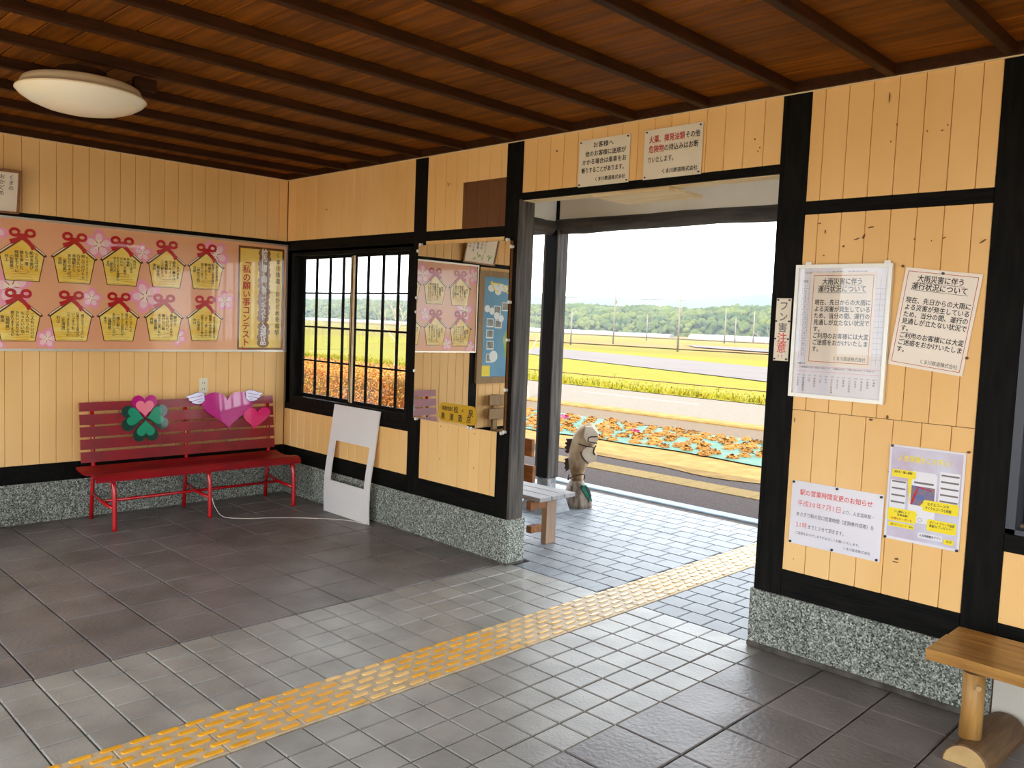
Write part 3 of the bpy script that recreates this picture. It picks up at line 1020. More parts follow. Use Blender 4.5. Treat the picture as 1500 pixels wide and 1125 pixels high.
def ema(ca, cz, lines):
    """one printed plaque: house shape, double roof line, bow, vertical handwriting; cz = height of the eaves"""
    out = [(ca - .158, cz - .006), (ca - .148, cz + .006), (ca - .005, cz + .124), (ca + .005, cz + .124), (ca + .148, cz + .006), (ca + .158, cz - .006), (ca + .140, cz - .014), (ca + .107, cz - .186), (ca - .107, cz - .186), (ca - .140, cz - .014)]
    e = mk('plaque_print', WA.flat(out, .0180), 'ema_brown', board)
    roof = [ribbon([(ca - .142, cz + .002), (ca, cz + .116)], .007), ribbon([(ca + .142, cz + .002), (ca, cz + .116)], .007)]
    mk('roof_line', WA.pts(join(*roof), .0184), 'ema_cream', e)
    inn = [(ca - .134, cz - .010), (ca, cz + .098), (ca + .134, cz - .010), (ca + .102, cz - .181), (ca - .102, cz - .181)]
    mk('plaque_face', WA.flat(inn, .0184), 'ema_gold', e)
    grain = [ring(ca + random.uniform(-.03, .03), cz - .128 + random.uniform(-.02, .02), .04, .0016, 14, .35)]
    for q in range(4):
        gz = cz - .175 + .018 * q
        grain.append(ribbon([(ca - .09 + random.uniform(0, .03), gz), (ca - .02, gz + random.uniform(-.004, .006)), (ca + .09 - random.uniform(0, .04), gz + .002)], .0016))
    mk('grain_print', WA.pts(join(*grain), .0188), 'title_brown', e)
    n = len(lines)
    s = .023 if n > 7 else .026
    cols = []
    step = min(.033, .215 / n)
    a = ca + step * n / 2 - step * .5 - .004
    for i, t in enumerate(lines):
        top = cz + .024 - (.02 if t.startswith('（') else 0) - (.03 if i == n - 1 else 0) - (.012 if i == 0 else 0)
        pit = min(s * .98, .175 / max(len(t), 1))
        cols.append(text_v(t, a - s / 2, top, min(s, pit * 1.08), pit))
        a -= step
    mk('lettering', WA.pts(join(*cols), .0190), 'ink', e)
    bz = cz + .122
    bow = [ring(ca - .046, bz + .024, .027, .020, 18, .82), ring(ca + .050, bz + .024, .027, .020, 18, .82),
           ribbon([(ca - .030, bz + .008), (ca, bz), (ca + .030, bz + .008)], [.03, .034, .03]),
           ribbon([(ca + .004, bz - .004), (ca + .035, bz - .034), (ca + .058, bz - .060), (ca + .072, bz - .085)], [.024, .028, .026, .03]),
           ribbon([(ca + .002, bz - .004), (ca - .040, bz - .030), (ca - .075, bz - .044)], [.024, .030, .034])]
    bo = mk('bow', WA.pts(stack(*bow), .0194), 'bow_red', e)
    mk('bow_knot', WA.pts(poly2(circ(ca, bz + .002, .015, 12)), .0198), 'bow_dark', bo) if False else None
for i, ca in enumerate((-2.052, -1.716, -1.386, -1.051, -.732)):
    ema(ca, 1.907 + .004 * i, EMA[i])
for i, ca in enumerate((-2.078, -1.737, -1.407, -1.068, -.738)):
    ema(ca, 1.490 + .005 * i, EMA[5 + i])
# title panel
tp = mk('title_panel', WA.flat(rect(-.457, -.038, 1.257, 2.117), .0180), 'title_brown', board)
mk('title_face', WA.flat(rect(-.441, -.056, 1.273, 2.098), .0184), 'title_gold', tp)
mk('lettering', WA.pts(text_v(T['title'][0], -.118, 2.092, .047, .0545, bold=False), .0192), 'ink', tp)
blob = []
for t, z0 in ((T['title'][1], 2.092), (T['title'][2], 1.475)):
    for i in range(len(t)):
        blob.append(poly2(circ(-.222 + .006 * math.sin(i * 2), z0 - .0235 - .0455 * i, .056, 16, .72)))
for i, bl in enumerate(blob):
    pass
mk('title_band', WA.pts(stack(*blob, step=.00003), .0186), 'title_band', tp)
mk('lettering', WA.pts(join(text_v(T['title'][1], -.253, 2.094, .060, .0455), text_v(T['title'][2], -.253, 1.477, .060, .0455)), .0196), 'ink_white', tp)
mk('lettering', WA.pts(text_v(T['title'][3], -.418, 2.025, .072, .0675), .0192), 'ink_red', tp)

# small framed autograph card leaning above the board
fp = Plane((.012, -2.30, 2.172), (0, 1, .03), (.22, -.01, .975), (.975, 0, -.22))
pic = thing('framed_card', (.02, -2.30, 2.16), 'small wood framed card with handwriting leaning above the pink board', 'picture')
mk('card', fp.box(-.215, .215, .01, .285, .0, .008), 'paper', pic)
for a0, a1, b0, b1 in ((-.228, .228, .275, .292), (-.228, .228, 0, .014), (-.228, -.212, .014, .275), (.212, .228, .014, .275)):
    mk('frame', fp.box(a0, a1, b0, b1, -.004, .016), 'frame_wood', pic)
mk('lettering', fp.pts(join(*[text_v(t, .155 - .055 * i, .262, .034, .036) for i, t in enumerate(T['pic'])]), .009), 'ink_grey', pic)
leafs = []
for k in range(14):
    a, b = random.uniform(-.16, .12), random.uniform(.03, .10)
    t = random.uniform(0, 3.1)
    leafs.append(ribbon([(a, b), (a + .02 * math.cos(t), b + .02 * math.sin(t)), (a + .04 * math.cos(t), b + .04 * math.sin(t))], [.002, .016, .002]))
mk('leaf_drawing', fp.pts(join(*leafs), .009), 'map_green', pic)

# ------------------------------------------------------------------ map board and wooden bench further along the left wall (seen in the mirror)
mb = thing('map_board', (0, -3.0, .92), 'wood framed illustrated area map on the left wall, seen in the mirror', 'map')
mk('panel', WA.box(-3.70, -2.36, .96, 2.07, .004, .018), 'map_blue', mb)
for a0, a1, b0, b1 in ((-3.76, -2.31, 2.05, 2.11), (-3.76, -2.31, .91, .98), (-3.76, -3.69, .98, 2.05), (-2.385, -2.31, .98, 2.05)):
    mk('frame', WA.box(a0, a1, b0, b1, .002, .036), 'board_wood', mb)
land = [(-3.6, 1.2), (-3.3, 1.02), (-2.9, 1.05), (-2.74, 1.2), (-2.70, 1.4), (-2.80, 1.58), (-3.1, 1.7), (-3.4, 1.75), (-3.6, 1.5)]
mk('land_print', WA.flat(land, .0186), 'map_green', mb)
cl = [poly2(circ(-2.50 - .05 * i, 1.93 + .03 * math.sin(i * 2.3), .05, 14, .8)) for i in range(5)] + [poly2(circ(-2.45 - .07 * i, 1.66 + .05 * math.cos(i), .04, 12)) for i in range(4)]
mk('cloud_print', WA.pts(stack(*cl), .0188), 'map_cloud', mb)
mk('lettering', WA.pts(text_h('マップ', -2.98, 1.88, .13, fit=.5), .0196), 'yellow_print', mb)
for a, b in ((-2.60, 1.70), (-2.50, 1.56), (-2.62, 1.55), (-2.50, 1.44), (-2.51, 1.32), (-2.51, 1.18), (-2.72, 1.74)):
    ph = mk('photo_print', WA.flat(rect(a - .052, a + .052, b - .047, b + .047), .0190), 'map_cloud', mb)
    mk('photo_scene', WA.flat(rect(a - .043, a + .043, b - .034, b + .038), .0193), 'map_photo', ph)
mk('round_print', WA.flat(circ(-2.565, 1.20, .062, 24), .0196), 'map_cloud', mb)
mk('corner_print', WA.flat(rect(-2.52, -2.40, .985, 1.10), .0194), 'yellow_print', mb)
wb = thing('wooden_bench', (.25, -3.2, 0), 'plain wooden bench against the left wall, its backrest end seen in the mirror', 'bench')
for z0, z1 in ((.675, .785), (.525, .64)):
    mk('backrest_slat', box(.07, .10, -3.95, -2.46, z0, z1, .004), 'board_wood', wb)
for i in range(3):
    mk('seat_plank', box(.12 + .125 * i, .238 + .125 * i, -3.95, -2.46, .385, .42, .004), 'board_wood', wb)
for y in (-3.8, -2.62):
    mk('back_post', box(.03, .068, y, y + .07, 0, .79, .004), 'board_wood', wb)
    mk('leg', box(.42, .47, y, y + .07, 0, .385, .004), 'board_wood', wb)
    mk('seat_rail', box(.07, .42, y, y + .06, .32, .384, .004), 'board_wood', wb)

# ------------------------------------------------------------------ outlet
ot = thing('wall_outlet', (0, -.738, .90), 'ivory double power outlet on the boards above the red bench', 'outlet')
mk('plate', WA.box(-.774, -.702, .903, 1.022, .0, .008), 'outlet_ivory', ot)
for b in (.935, .985):
    mk('socket', WA.box(-.756, -.720, b - .018, b + .018, .008, .0105), 'outlet_ivory', ot)
    for da in (-.008, .008):
        mk('slot', WA.box(-.738 + da - .0015, -.738 + da + .0015, b - .007, b + .007, .0104, .0112), 'slot_dark', ot)

# ------------------------------------------------------------------ red bench
rb = thing('red_bench', (.3, -.95, 0), 'glossy red slatted park bench in the corner under the pink board', 'bench')
def sx(z):
    return .125 - (z - .43) * .11
for z0, z1 in ((.803, .868), (.704, .780), (.617, .690), (.527, .600), (.433, .508)):
    xa, xb = sx(z0), sx(z1)
    V = [(xa, -1.705, z0), (xa + .018, -1.705, z0 + .002), (xb + .018, -1.705, z1 + .002), (xb, -1.705, z1)]
    V += [(a, -.165, z) for a, y, z in V]
    mk('backrest_slat', fixn(V, [(0, 1, 2, 3), (4, 5, 6, 7), (0, 1, 5, 4), (1, 2, 6, 5), (2, 3, 7, 6), (3, 0, 4, 7)]), 'red_paint', rb)
prof = [(.115, .405), (.16, .393), (.25, .384), (.34, .388), (.42, .402), (.475, .403), (.505, .390), (.520, .364)]
V, F = [], []
for y in (-1.735, -.135):
    V += [(x, y, z) for x, z in prof] + [(x, y, z - .014) for x, z in reversed(prof)]
n = 2 * len(prof)
F = [(i, (i + 1) % n, n + (i + 1) % n, n + i) for i in range(n)] + [tuple(range(n)), tuple(range(n, 2 * n))]
mk('seat', fixn(V, F), 'red_seat', rb)
for y in (-1.612, -.914, -.200):
    mk('front_leg', tube(smooth_path([(.36, y, .362), (.44, y, .366), (.492, y, .335), (.512, y, .26), (.52, y, .12), (.522, y, 0)], 4), .017, 10), 'red_steel', rb, smooth=True)
    mk('rear_leg', tube([(.062, y, 0), (.085, y, .22), (.104, y, .40), (.088, y, .62), (.064, y, .86)], .015, 10), 'red_steel', rb, smooth=True)
    mk('cross_rail', tube([(.082, y, .20), (.28, y, .165), (.515, y, .155)], .013, 8), 'red_steel', rb, smooth=True)
    mk('seat_bar', tube([(.10, y, .376), (.25, y, .362), (.40, y, .368)], .012, 8), 'red_steel', rb, smooth=True)
mk('long_rail', tube([(.27, -1.612, .165), (.27, -.20, .165)], .012, 8), 'red_steel', rb, smooth=True)

# ------------------------------------------------------------------ heart board with wings, and clover board, on the backrest
class Lean(Plane):
    pass
hp = Plane((.125 + .43 * .11 + .024, 0, 0), (0, 1, 0), (-.11, 0, 1.0), (.994, 0, .11))
hb = thing('heart_board', (.12, -.55, .60), 'magenta heart cut-out with white wings fixed to the red backrest', 'decoration')
def heart_pts(ca, top, bot, hw, n=40):
    P = []
    for k in range(n):
        t = 2 * math.pi * k / n
        x = math.sin(t) ** 3
        y = (13 * math.cos(t) - 5 * math.cos(2 * t) - 2 * math.cos(3 * t) - math.cos(4 * t))
        y = (y + 17) / 29.0
        P.append((ca + hw * x, bot + (top - bot) * y))
    return P
mk('large_heart', hp.slab(heart_pts(-.578, .915, .612, .222), 0, .006), 'magenta', hb)
def sheared(P, ca, cb, k):
    return [(a + k * (b - cb), b) for a, b in P]
mk('small_heart', hp.slab(sheared(heart_pts(-.335, .775, .592, .122), -.335, .68, .22), .007, .012), 'hot_pink', hb)
def wing(ca, cb, d):
    P = [(0, .045), (.03, .058), (.075, .05), (.115, .035), (.155, .028), (.125, .005), (.135, -.004), (.10, -.018), (.105, -.028), (.06, -.038), (.03, -.036), (.0, -.012)]
    P = [(ca + d * a, cb + b) for a, b in P]
    w = mk('wing', hp.slab(P, .007, .011), 'wing_white', hb)
    ln = [ribbon([(ca + d * .02, cb + .03), (ca + d * .07, cb + .02), (ca + d * .12, cb + .012)], .004), ribbon([(ca + d * .02, cb + .005), (ca + d * .06, cb - .004), (ca + d * .10, cb - .012)], .004),
          ribbon([(ca + d * .03, cb - .018), (ca + d * .06, cb - .022)], .004), ribbon(P + [P[0]], .0035)]
    mk('wing_line', hp.pts(join(*ln), .0116), 'wing_line', w)
wing(-.775, .862, -1)
wing(-.420, .868, 1)
cb_ = thing('clover_board', (.12, -1.24, .55), 'green four-leaf clover cut-out with a pink heart leaf, fixed to the red backrest', 'decoration')
cc, cz = -1.245, .735
def leaf(rot, s, d0, d1, mat, nm, dst):
    t = rot + math.pi / 2
    mk(nm, hp.slab(heart(cc + dst * math.cos(t), cz + dst * math.sin(t), s, rot), d0, d1), mat, cb_)
for k, rot in enumerate((0, math.radians(88), math.radians(-88), math.pi)):
    leaf(rot, .096, 0.0, .004, 'magenta' if k == 0 else 'clover_dark', 'back_leaf', .088)
for k, rot in enumerate((0, math.radians(80), math.radians(-80), math.pi)):
    leaf(rot, .068, .004, .008, 'pink_light' if k == 0 else 'clover_green', 'front_leaf', .072)
leaf(0, .040, .008, .010, 'pink_light', 'heart_print', .07)

# ------------------------------------------------------------------ white bent board leaning under the window, and its string
prof = [(-.075, 0.0), (-.080, .14), (-.077, .28), (-.062, .40), (-.045, .50), (-.028, .62), (-.012, .74), (-.004, .80), (.004, .858)]
def bent(x0, x1, z0, z1):
    zs = [z0] + [z for _, z in prof if z0 < z < z1] + [z1]
    def yy(z):
        for (ya, za), (yb, zb) in zip(prof, prof[1:]):
            if za <= z <= zb:
                return ya + (yb - ya) * (z - za) / (zb - za)
        return prof[-1][0]
    V, F = [], []
    for z in zs:
        V += [(x0, yy(z), z), (x1, yy(z), z), (x1, yy(z) - .012, z), (x0, yy(z) - .012, z)]
    n = len(zs)
    for i in range(n - 1):
        for k in range(4):
            F.append((4 * i + k, 4 * i + (k + 1) % 4, 4 * i + 4 + (k + 1) % 4, 4 * i + 4 + k))
    F += [(0, 1, 2, 3), tuple(4 * n - 4 + k for k in range(4))]
    return fixn(V, F)
mk('white_board', join(bent(.795, 1.405, 0, .262), bent(.795, .872, .262, .578), bent(1.338, 1.405, .262, .578), bent(.795, 1.405, .578, .858)), 'white_plastic',
   label='bent white panel with a square cut-out leaning under the window', cat='panel')
mk('string', tube(smooth_path([(.53, -.905, .155), (.55, -.885, .08), (.60, -.84, .012), (.72, -.70, .003), (.83, -.50, .003), (1.05, -.25, .003), (1.22, -.13, .003), (1.385, -.094, .004), (1.40, -.090, .03)], 8), .0028, 6), 'string_white',
   label='thin white string trailing from the red bench leg to the white panel', cat='string')

# ------------------------------------------------------------------ mirror
mi = thing('mirror', (2.29, -.03, .86), 'large rectangular wall mirror between window and doorway', 'mirror')
mk('backing', WB.box(1.832, 2.752, .862, 2.088, .003, .022), 'frame_wood', mi)
mk('glass', WB.box(1.832, 2.752, .862, 2.088, .0225, .030), 'mirror_silver', mi)
for a, b in ((1.85, 2.094), (2.72, 2.094), (1.826, 2.05), (2.76, 2.05), (2.758, 1.70), (2.756, 1.46), (2.756, 1.14), (1.828, 1.62), (1.828, 1.72), (1.829, 1.20), (1.86, .858), (2.42, .858), (2.45, .857), (2.735, .858), (2.758, .868)):
    mk('clip', WB.slab(circ(a, b, .011, 10), .012, .034), 'pin_white', mi)
sg = mk('shop_plate', WB.slab(rrect(2.118, 2.502, .876, 1.004, .045), .0304, .0335), 'gold_plate', mi, label='gold shop name plate')
mk('lettering', WB.pts(join(text_h('球磨焼酎', 2.148, .950, .034, fit=.115), text_h('松', 2.272, .942, .05), text_h('の', 2.352, .952, .026), text_h('泉', 2.418, .930, .055),
                            *[text_h(c, 2.142 + .088 * i, .886, .052, sx=.85) for i, c in enumerate(T['shop'][4])]), .0340), 'ink', sg)

# ------------------------------------------------------------------ notices
def notice(name, pl, a0, a1, b0, b1, label, mat='paper', d0=.002, d1=.0045, cat='notice'):
    t = thing(name, tuple(pl.p((a0 + a1) / 2, b0, 0)), label, cat)
    mk('sheet', pl.box(a0, a1, b0, b1, d0, d1), mat, t)
    return t
def pins(t, pl, pts_, d=.0045, r=.006, mat='pin_black'):
    for a, b in pts_:
        mk('pin', pl.slab(circ(a, b, r, 8), d, d + .006), mat, t)
n1 = notice('customer_notice', WB, 3.272, 3.638, 2.378, 2.644, 'white notice above the doorway in all-black lettering, the left of two', 'sign_cream', d0=.003, d1=.008, cat='sign')
ls = T['s1']
mk('lettering', WB.pts(join(text_h(ls[0], 3.375, 2.594, .034, fit=.150), text_h(ls[1], 3.318, 2.546, .034, fit=.295), text_h(ls[2], 3.298, 2.500, .034, fit=.322),
                            text_h(ls[3], 3.296, 2.452, .034, fit=.325), text_h(ls[4], 3.396, 2.402, .026, fit=.220)), .0088), 'ink', n1)
pins(n1, WB, [(3.285, 2.632), (3.625, 2.632), (3.283, 2.390), (3.627, 2.390)], .008, .0045)
n2 = notice('dangerous_goods_notice', WB, 3.737, 4.104, 2.379, 2.644, 'white notice above the doorway with some red words, the right of two', 'sign_cream', d0=.003, d1=.008, cat='sign')
mk('lettering', WB.pts(join(text_h('その他', 4.000, 2.572, .038, fit=.088), text_h('の持込みはお断', 3.868, 2.520, .038, fit=.214), text_h('りいたします。', 3.765, 2.464, .036, fit=.182),
                            text_h('くま川鉄道株式会社', 3.858, 2.402, .027, fit=.226)), .0088), 'ink', n2)
mk('red_lettering', WB.pts(join(text_h('火薬、揮発油類', 3.768, 2.570, .042, fit=.228), text_h('危険物', 3.768, 2.518, .042, fit=.100)), .0088), 'ink_red', n2)
pins(n2, WB, [(3.752, 2.632), (4.09, 2.632), (3.751, 2.391), (4.091, 2.391)], .008, .0045)

n3 = notice('dropping_notice', WB, 4.573, 4.649, 1.439, 1.740, 'narrow upright warning plate screwed to the black doorway post', 'sign_cream', d0=.004, d1=.009, cat='sign')
mk('lettering', WB.pts(text_v('フン害', 4.588, 1.732, .048, .052), .0096), 'ink_grey', n3)
mk('red_lettering', WB.pts(join(text_v('注意', 4.586, 1.572, .052, .048), text_h('!!', 4.595, 1.447, .028)), .0096), 'ink_pale_red', n3)
pins(n3, WB, [(4.582, 1.732), (4.640, 1.732), (4.581, 1.448), (4.641, 1.448), (4.578, 1.63), (4.644, 1.63), (4.578, 1.545), (4.644, 1.545)], .009, .0045)

def rain_sheet(t, pl, a0, a1, b0, b1, d):
    w, h = a1 - a0, b1 - b0
    A = lambda u: a0 + w * u
    B = lambda v: b1 - h * v
    bd = join(ribbon([(A(.045), B(.035)), (A(.955), B(.035))], .0022), ribbon([(A(.955), B(.035)), (A(.955), B(.965))], .0022), ribbon([(A(.955), B(.965)), (A(.045), B(.965))], .0022), ribbon([(A(.045), B(.965)), (A(.045), B(.035))], .0022))
    mk('border_line', pl.pts(bd, d), 'ink_red', t)
    r = T['rain']
    L = [text_h(r[0], A(.18), B(.135), .032, fit=w * .62), text_h(r[1], A(.12), B(.215), .032, fit=w * .74),
         ribbon([(A(.18), B(.140)), (A(.81), B(.140))], .0016), ribbon([(A(.12), B(.220)), (A(.87), B(.220))], .0016)]
    for i, t_ in enumerate(r[2:]):
        L.append(text_h(t_, A(.08), B(.355 + .072 * i), .028, sx=w * .86 / (11 * .028)))
    L.append(text_h('くま川鉄道株式会社', A(.42), B(.945), .021, bold=False, fit=w * .50))
    mk('lettering', pl.pts(join(*L), d + .0004), 'ink', t)
fn = thing('framed_timetable', (4.89, -.02, 1.275), 'aluminium framed timetable with a red bordered sheet pasted over it', 'notice')
mk('backing', WB.box(4.674, 5.108, 1.281, 1.892, .003, .012), 'paper_white', fn)
for a0, a1, b0, b1 in ((4.668, 5.114, 1.880, 1.897), (4.668, 5.114, 1.275, 1.292), (4.668, 4.684, 1.292, 1.880), (5.098, 5.114, 1.292, 1.880)):
    mk('frame', WB.box(a0, a1, b0, b1, .003, .024), 'alu_white', fn)
for a in (4.722, 5.085):
    mk('hanger', WB.box(a - .014, a + .014, 1.897, 1.911, .003, .008), 'alu_white', fn)
L = [text_h('くま川鉄道', 4.705, 1.855, .010, bold=False), text_h('おかどめ幸福駅　発車時刻表', 4.765, 1.852, .016, bold=False, fit=.24), text_h('時間', 4.706, 1.815, .011, bold=False)]
for i in range(14):
    t = str(1 + 2 * i)
    L.append(text_h(t, 4.715, 1.792 - .0245 * i, .013, bold=False))
    L.append(ribbon([(4.702, 1.787 - .0245 * i), (4.735, 1.787 - .0245 * i)], .0006))
    L.append(ribbon([(5.045, 1.787 - .0245 * i), (5.088, 1.787 - .0245 * i)], .0006))
    L.append(text_v(T['st'][i], 4.702 + .0275 * i, 1.372, .0105, .0115, bold=False))
    L.append(text_h(str(100 + 13 * i), 4.700 + .0275 * i, 1.376, .008, bold=False))
for a in (4.702, 4.735, 5.045, 5.066, 5.088):
    L.append(ribbon([(a, 1.835), (a, 1.445)], .0006))
L.append(text_h('お知らせ', 4.700, 1.430, .010))
L.append(text_h(T['tt'][4], 4.708, 1.413, .009, bold=False, fit=.36))
mk('timetable_print', WB.pts(join(*L), .0126), 'ink', fn)
bx = [(4.702, 1.424), (5.085, 1.424), (5.085, 1.400), (4.702, 1.400), (4.702, 1.424)]
mk('red_box_line', WB.pts(ribbon(bx, .001), .0126), 'ink_pale_red', fn)
sh = mk('pasted_sheet', WB.box(4.742, 5.046, 1.432, 1.862, .0128, .0134), 'paper', fn)
rain_sheet(sh, WB, 4.742, 5.046, 1.432, 1.862, .0138)
mk('cover', WB.box(4.684, 5.098, 1.292, 1.880, .0205, .0215), 'acrylic', fn)

# tilted sheet
ta = math.radians(-6.6)
tpn = Plane((5.165, 0, 1.880), (math.cos(ta), 0, math.sin(ta)), (-math.sin(ta), 0, math.cos(ta)), (0, -1, 0))
n4 = notice('tilted_notice', tpn, 0, .308, -.426, 0, 'crookedly pinned notice sheet with a red border, right of the framed timetable', 'paper')
rain_sheet(n4, tpn, 0, .308, -.426, 0, .0050)
pins(n4, tpn, [(.155, -.012)], .0045, .006)
mk('pin', WB.slab(circ(5.435, 1.50, .006, 8), .0045, .012), 'peach_wear', n4)
mk('pin', WB.slab(circ(5.150, 1.885, .006, 8), .0, .008), 'peach_wear', n4)

n5 = notice('hours_notice', WB, 4.711, 5.143, .567, .872, 'white landscape notice with red heading pinned low beside the doorway', 'paper_white')
mk('red_lettering', WB.pts(join(text_h(T['hours'][0], 4.752, .806, .030, fit=.345), text_h('平成30年7月1日', 4.742, .752, .032, False, fit=.215), text_h('21時', 4.742, .648, .030, False, fit=.055)), .0050), 'ink_pale_red', n5)
mk('lettering', WB.pts(join(text_h('より、人吉温泉駅・', 4.960, .753, .020, bold=False, fit=.150), text_h(T['hours'][3], 4.740, .703, .022, bold=False, fit=.37), text_h(T['hours'][5], 4.800, .650, .022, bold=False, fit=.185),
                            text_h(T['hours'][6], 4.742, .615, .015, bold=False, fit=.315), text_h('くま川鉄道株式会社', 4.975, .588, .015, bold=False, fit=.125)), .0050), 'ink', n5)
pins(n5, WB, [(4.719, .865), (4.930, .864), (5.132, .861), (4.719, .575), (4.925, .576), (5.130, .575)])

n6 = notice('app_poster', WB, 5.154, 5.462, .684, 1.104, 'colourful poster with a phone and yellow speech balloons, lower right', 'paper_white', cat='poster')
S6 = lambda u, v: (5.154 + .308 * u, 1.104 - .420 * v)
def R6(u0, u1, v0, v1):
    a0, b1 = S6(u0, v0); a1, b0 = S6(u1, v1)
    return rect(a0, a1, b0, b1)
def RR6(u0, u1, v0, v1, r=.008):
    a0, b1 = S6(u0, v0); a1, b0 = S6(u1, v1)
    return rrect(a0, a1, b0, b1, r, 3)
def tx(t, u, v, s, fit=None, bold=True):
    a, b = S6(u, v)
    return text_h(t, a, b, s, bold, fit=fit)
mk('background_print', WB.flat(R6(.03, .97, .02, .97), .0050), 'poster_bg', n6)
mk('phone_print', WB.flat(RR6(.30, .66, .25, .78, .014), .0054), 'poster_pale', n6)
mk('screen_print', WB.flat(R6(.33, .64, .40, .60), .0058), 'poster_blue', n6)
mk('arch_print', WB.pts(ribbon([S6(.34, .595), S6(.38, .50), S6(.42, .41), S6(.60, .43)], [.008, .010, .006, .004]), .0060), 'ink_red', n6)
mk('button_print', WB.pts(ring(*S6(.47, .745), .008, .0016, 14), .0058), 'ink_grey', n6)
mk('list_print', WB.flat(R6(.04, .26, .37, .67), .0054), 'poster_pale', n6)
mk('list_print', WB.flat(R6(.69, .95, .22, .56), .0054), 'poster_pale', n6)
bars6 = [poly2(R6(.06, .25, .375 + .072 * i, .392 + .072 * i)) for i in range(4)] + [poly2(R6(.71, .94, .245 + .066 * i, .262 + .066 * i)) for i in range(5)] + [poly2(R6(.36, .62, .355, .375))]
mk('list_heading_print', WB.pts(join(*bars6), .0058), 'ink_grey', n6)
bal = [RR6(.05, .38, .255, .335), RR6(.03, .42, .665, .80), RR6(.50, .96, .53, .645), RR6(.57, .95, .72, .84), R6(.05, .40, .815, .86), R6(.80, .93, .895, .945)]
bb = [poly2(q) for q in bal] + [poly2([S6(.27, .33), S6(.33, .33), S6(.32, .60)]), poly2([S6(.40, .70), S6(.40, .74), S6(.45, .69)]), poly2([S6(.50, .56), S6(.50, .60), S6(.45, .61)])]
mk('balloon_print', WB.pts(stack(*bb), .0060), 'yellow_print', n6)
mk('search_box_print', WB.flat(R6(.46, .78, .875, .93), .0056), 'poster_pale', n6)
mk('title_print', WB.pts(tx(T['app'][0], .12, .165, .03, fit=.235), .0060), 'yellow_print', n6)
mk('lettering', WB.pts(join(tx(T['app'][1], .08, .295, .012, fit=.085), tx(T['app'][2], .55, .585, .015, fit=.09), tx(T['app'][3], .53, .625, .014, fit=.115), tx(T['app'][4], .12, .71, .011, fit=.07), tx(T['app'][5], .16, .745, .011),
                            tx(T['app'][7], .60, .765, .013, fit=.10), tx(T['app'][8], .60, .80, .013, fit=.10), tx(T['app'][9], .08, .85, .009, fit=.095), tx(T['app'][10], .48, .915, .012, fit=.088), tx(T['app'][11], .83, .93, .012)), .0064), 'ink', n6)
mk('red_lettering', WB.pts(join(tx(T['app'][6], .08, .785, .011, fit=.09)), .0064), 'ink_red', n6)
pins(n6, WB, [(5.163, 1.098), (5.160, .690), (5.455, .690)])

# ------------------------------------------------------------------ rustic bench at the right
rw = thing('rustic_bench', (6.3, -.33, 0), 'rustic plank bench on log feet under the ticket window', 'bench')
def slab_edge(x0, x1, y0, y1, z0, z1, wob, n=16):
    V = []
    for z in (z0, z1):
        for i in range(n + 1):
            x = x0 + (x1 - x0) * i / n
            V.append((x, y0 + wob * math.sin(i * 1.7) * .6 + (.004 if z == z0 else 0), z))
        for i in range(n, -1, -1):
            x = x0 + (x1 - x0) * i / n
            V.append((x, y1, z))
    m = 2 * (n + 1)
    F = [tuple(range(m)), tuple(range(m, 2 * m))] + [(i, (i + 1) % m, m + (i + 1) % m, m + i) for i in range(m)]
    return fixn(V, F)
mk('seat_plank', slab_edge(5.523, 7.45, -.520, -.292, .378, .420, .010), 'bench_wood', rw)
mk('seat_plank', box(5.525, 7.45, -.289, -.222, .380, .420, .003), 'bench_wood', rw)
mk('seat_plank', box(5.525, 7.45, -.219, -.150, .380, .420, .003), 'bench_wood', rw)
for lx_ in (5.652, 7.2):
    mk('leg', tube([(lx_, -.36, .075), (lx_ + .002, -.36, .20), (lx_ - .002, -.36, .335)], [.040, .038, .039], 14), 'bench_pole', rw, smooth=True)
    mk('knot', tube([(lx_ + .02, -.392, .285), (lx_ + .028, -.405, .283)], [.013, .011], 8), 'log_end', rw)
    mk('collar', lathe([(.040, .328), (.062, .352), (.066, .378), (.001, .378)], lx_, -.36, 16), 'log_brown', rw)
    ring_ = []
    V, F = [], []
    ys = [-.462, -.455, -.30, -.10, -.03]
    for y_ in ys:
        for k in range(13):
            t = math.pi * k / 12
            rr = .082 if y_ > -.46 else .078
            V.append((lx_ + .02 - rr * math.cos(t) + (y_ + .4) * .05, y_, rr * .98 * math.sin(t) + .0))
    for i in range(len(ys) - 1):
        for k in range(13):
            F.append((13 * i + k, 13 * i + (k + 1) % 13, 13 * i + 13 + (k + 1) % 13, 13 * i + 13 + k))
    F += [tuple(range(13)), tuple(range(13 * (len(ys) - 1), 13 * len(ys)))]
    f = mk('log_foot', fixn(V, F), 'log_brown', rw)
    P_ = [(lx_ + .02 - .074 * math.cos(math.pi * k / 12) - .003, -.4635, .074 * math.sin(math.pi * k / 12) + .002) for k in range(13)]
    mk('log_end', (P_, [tuple(range(13))]), 'log_end', f)

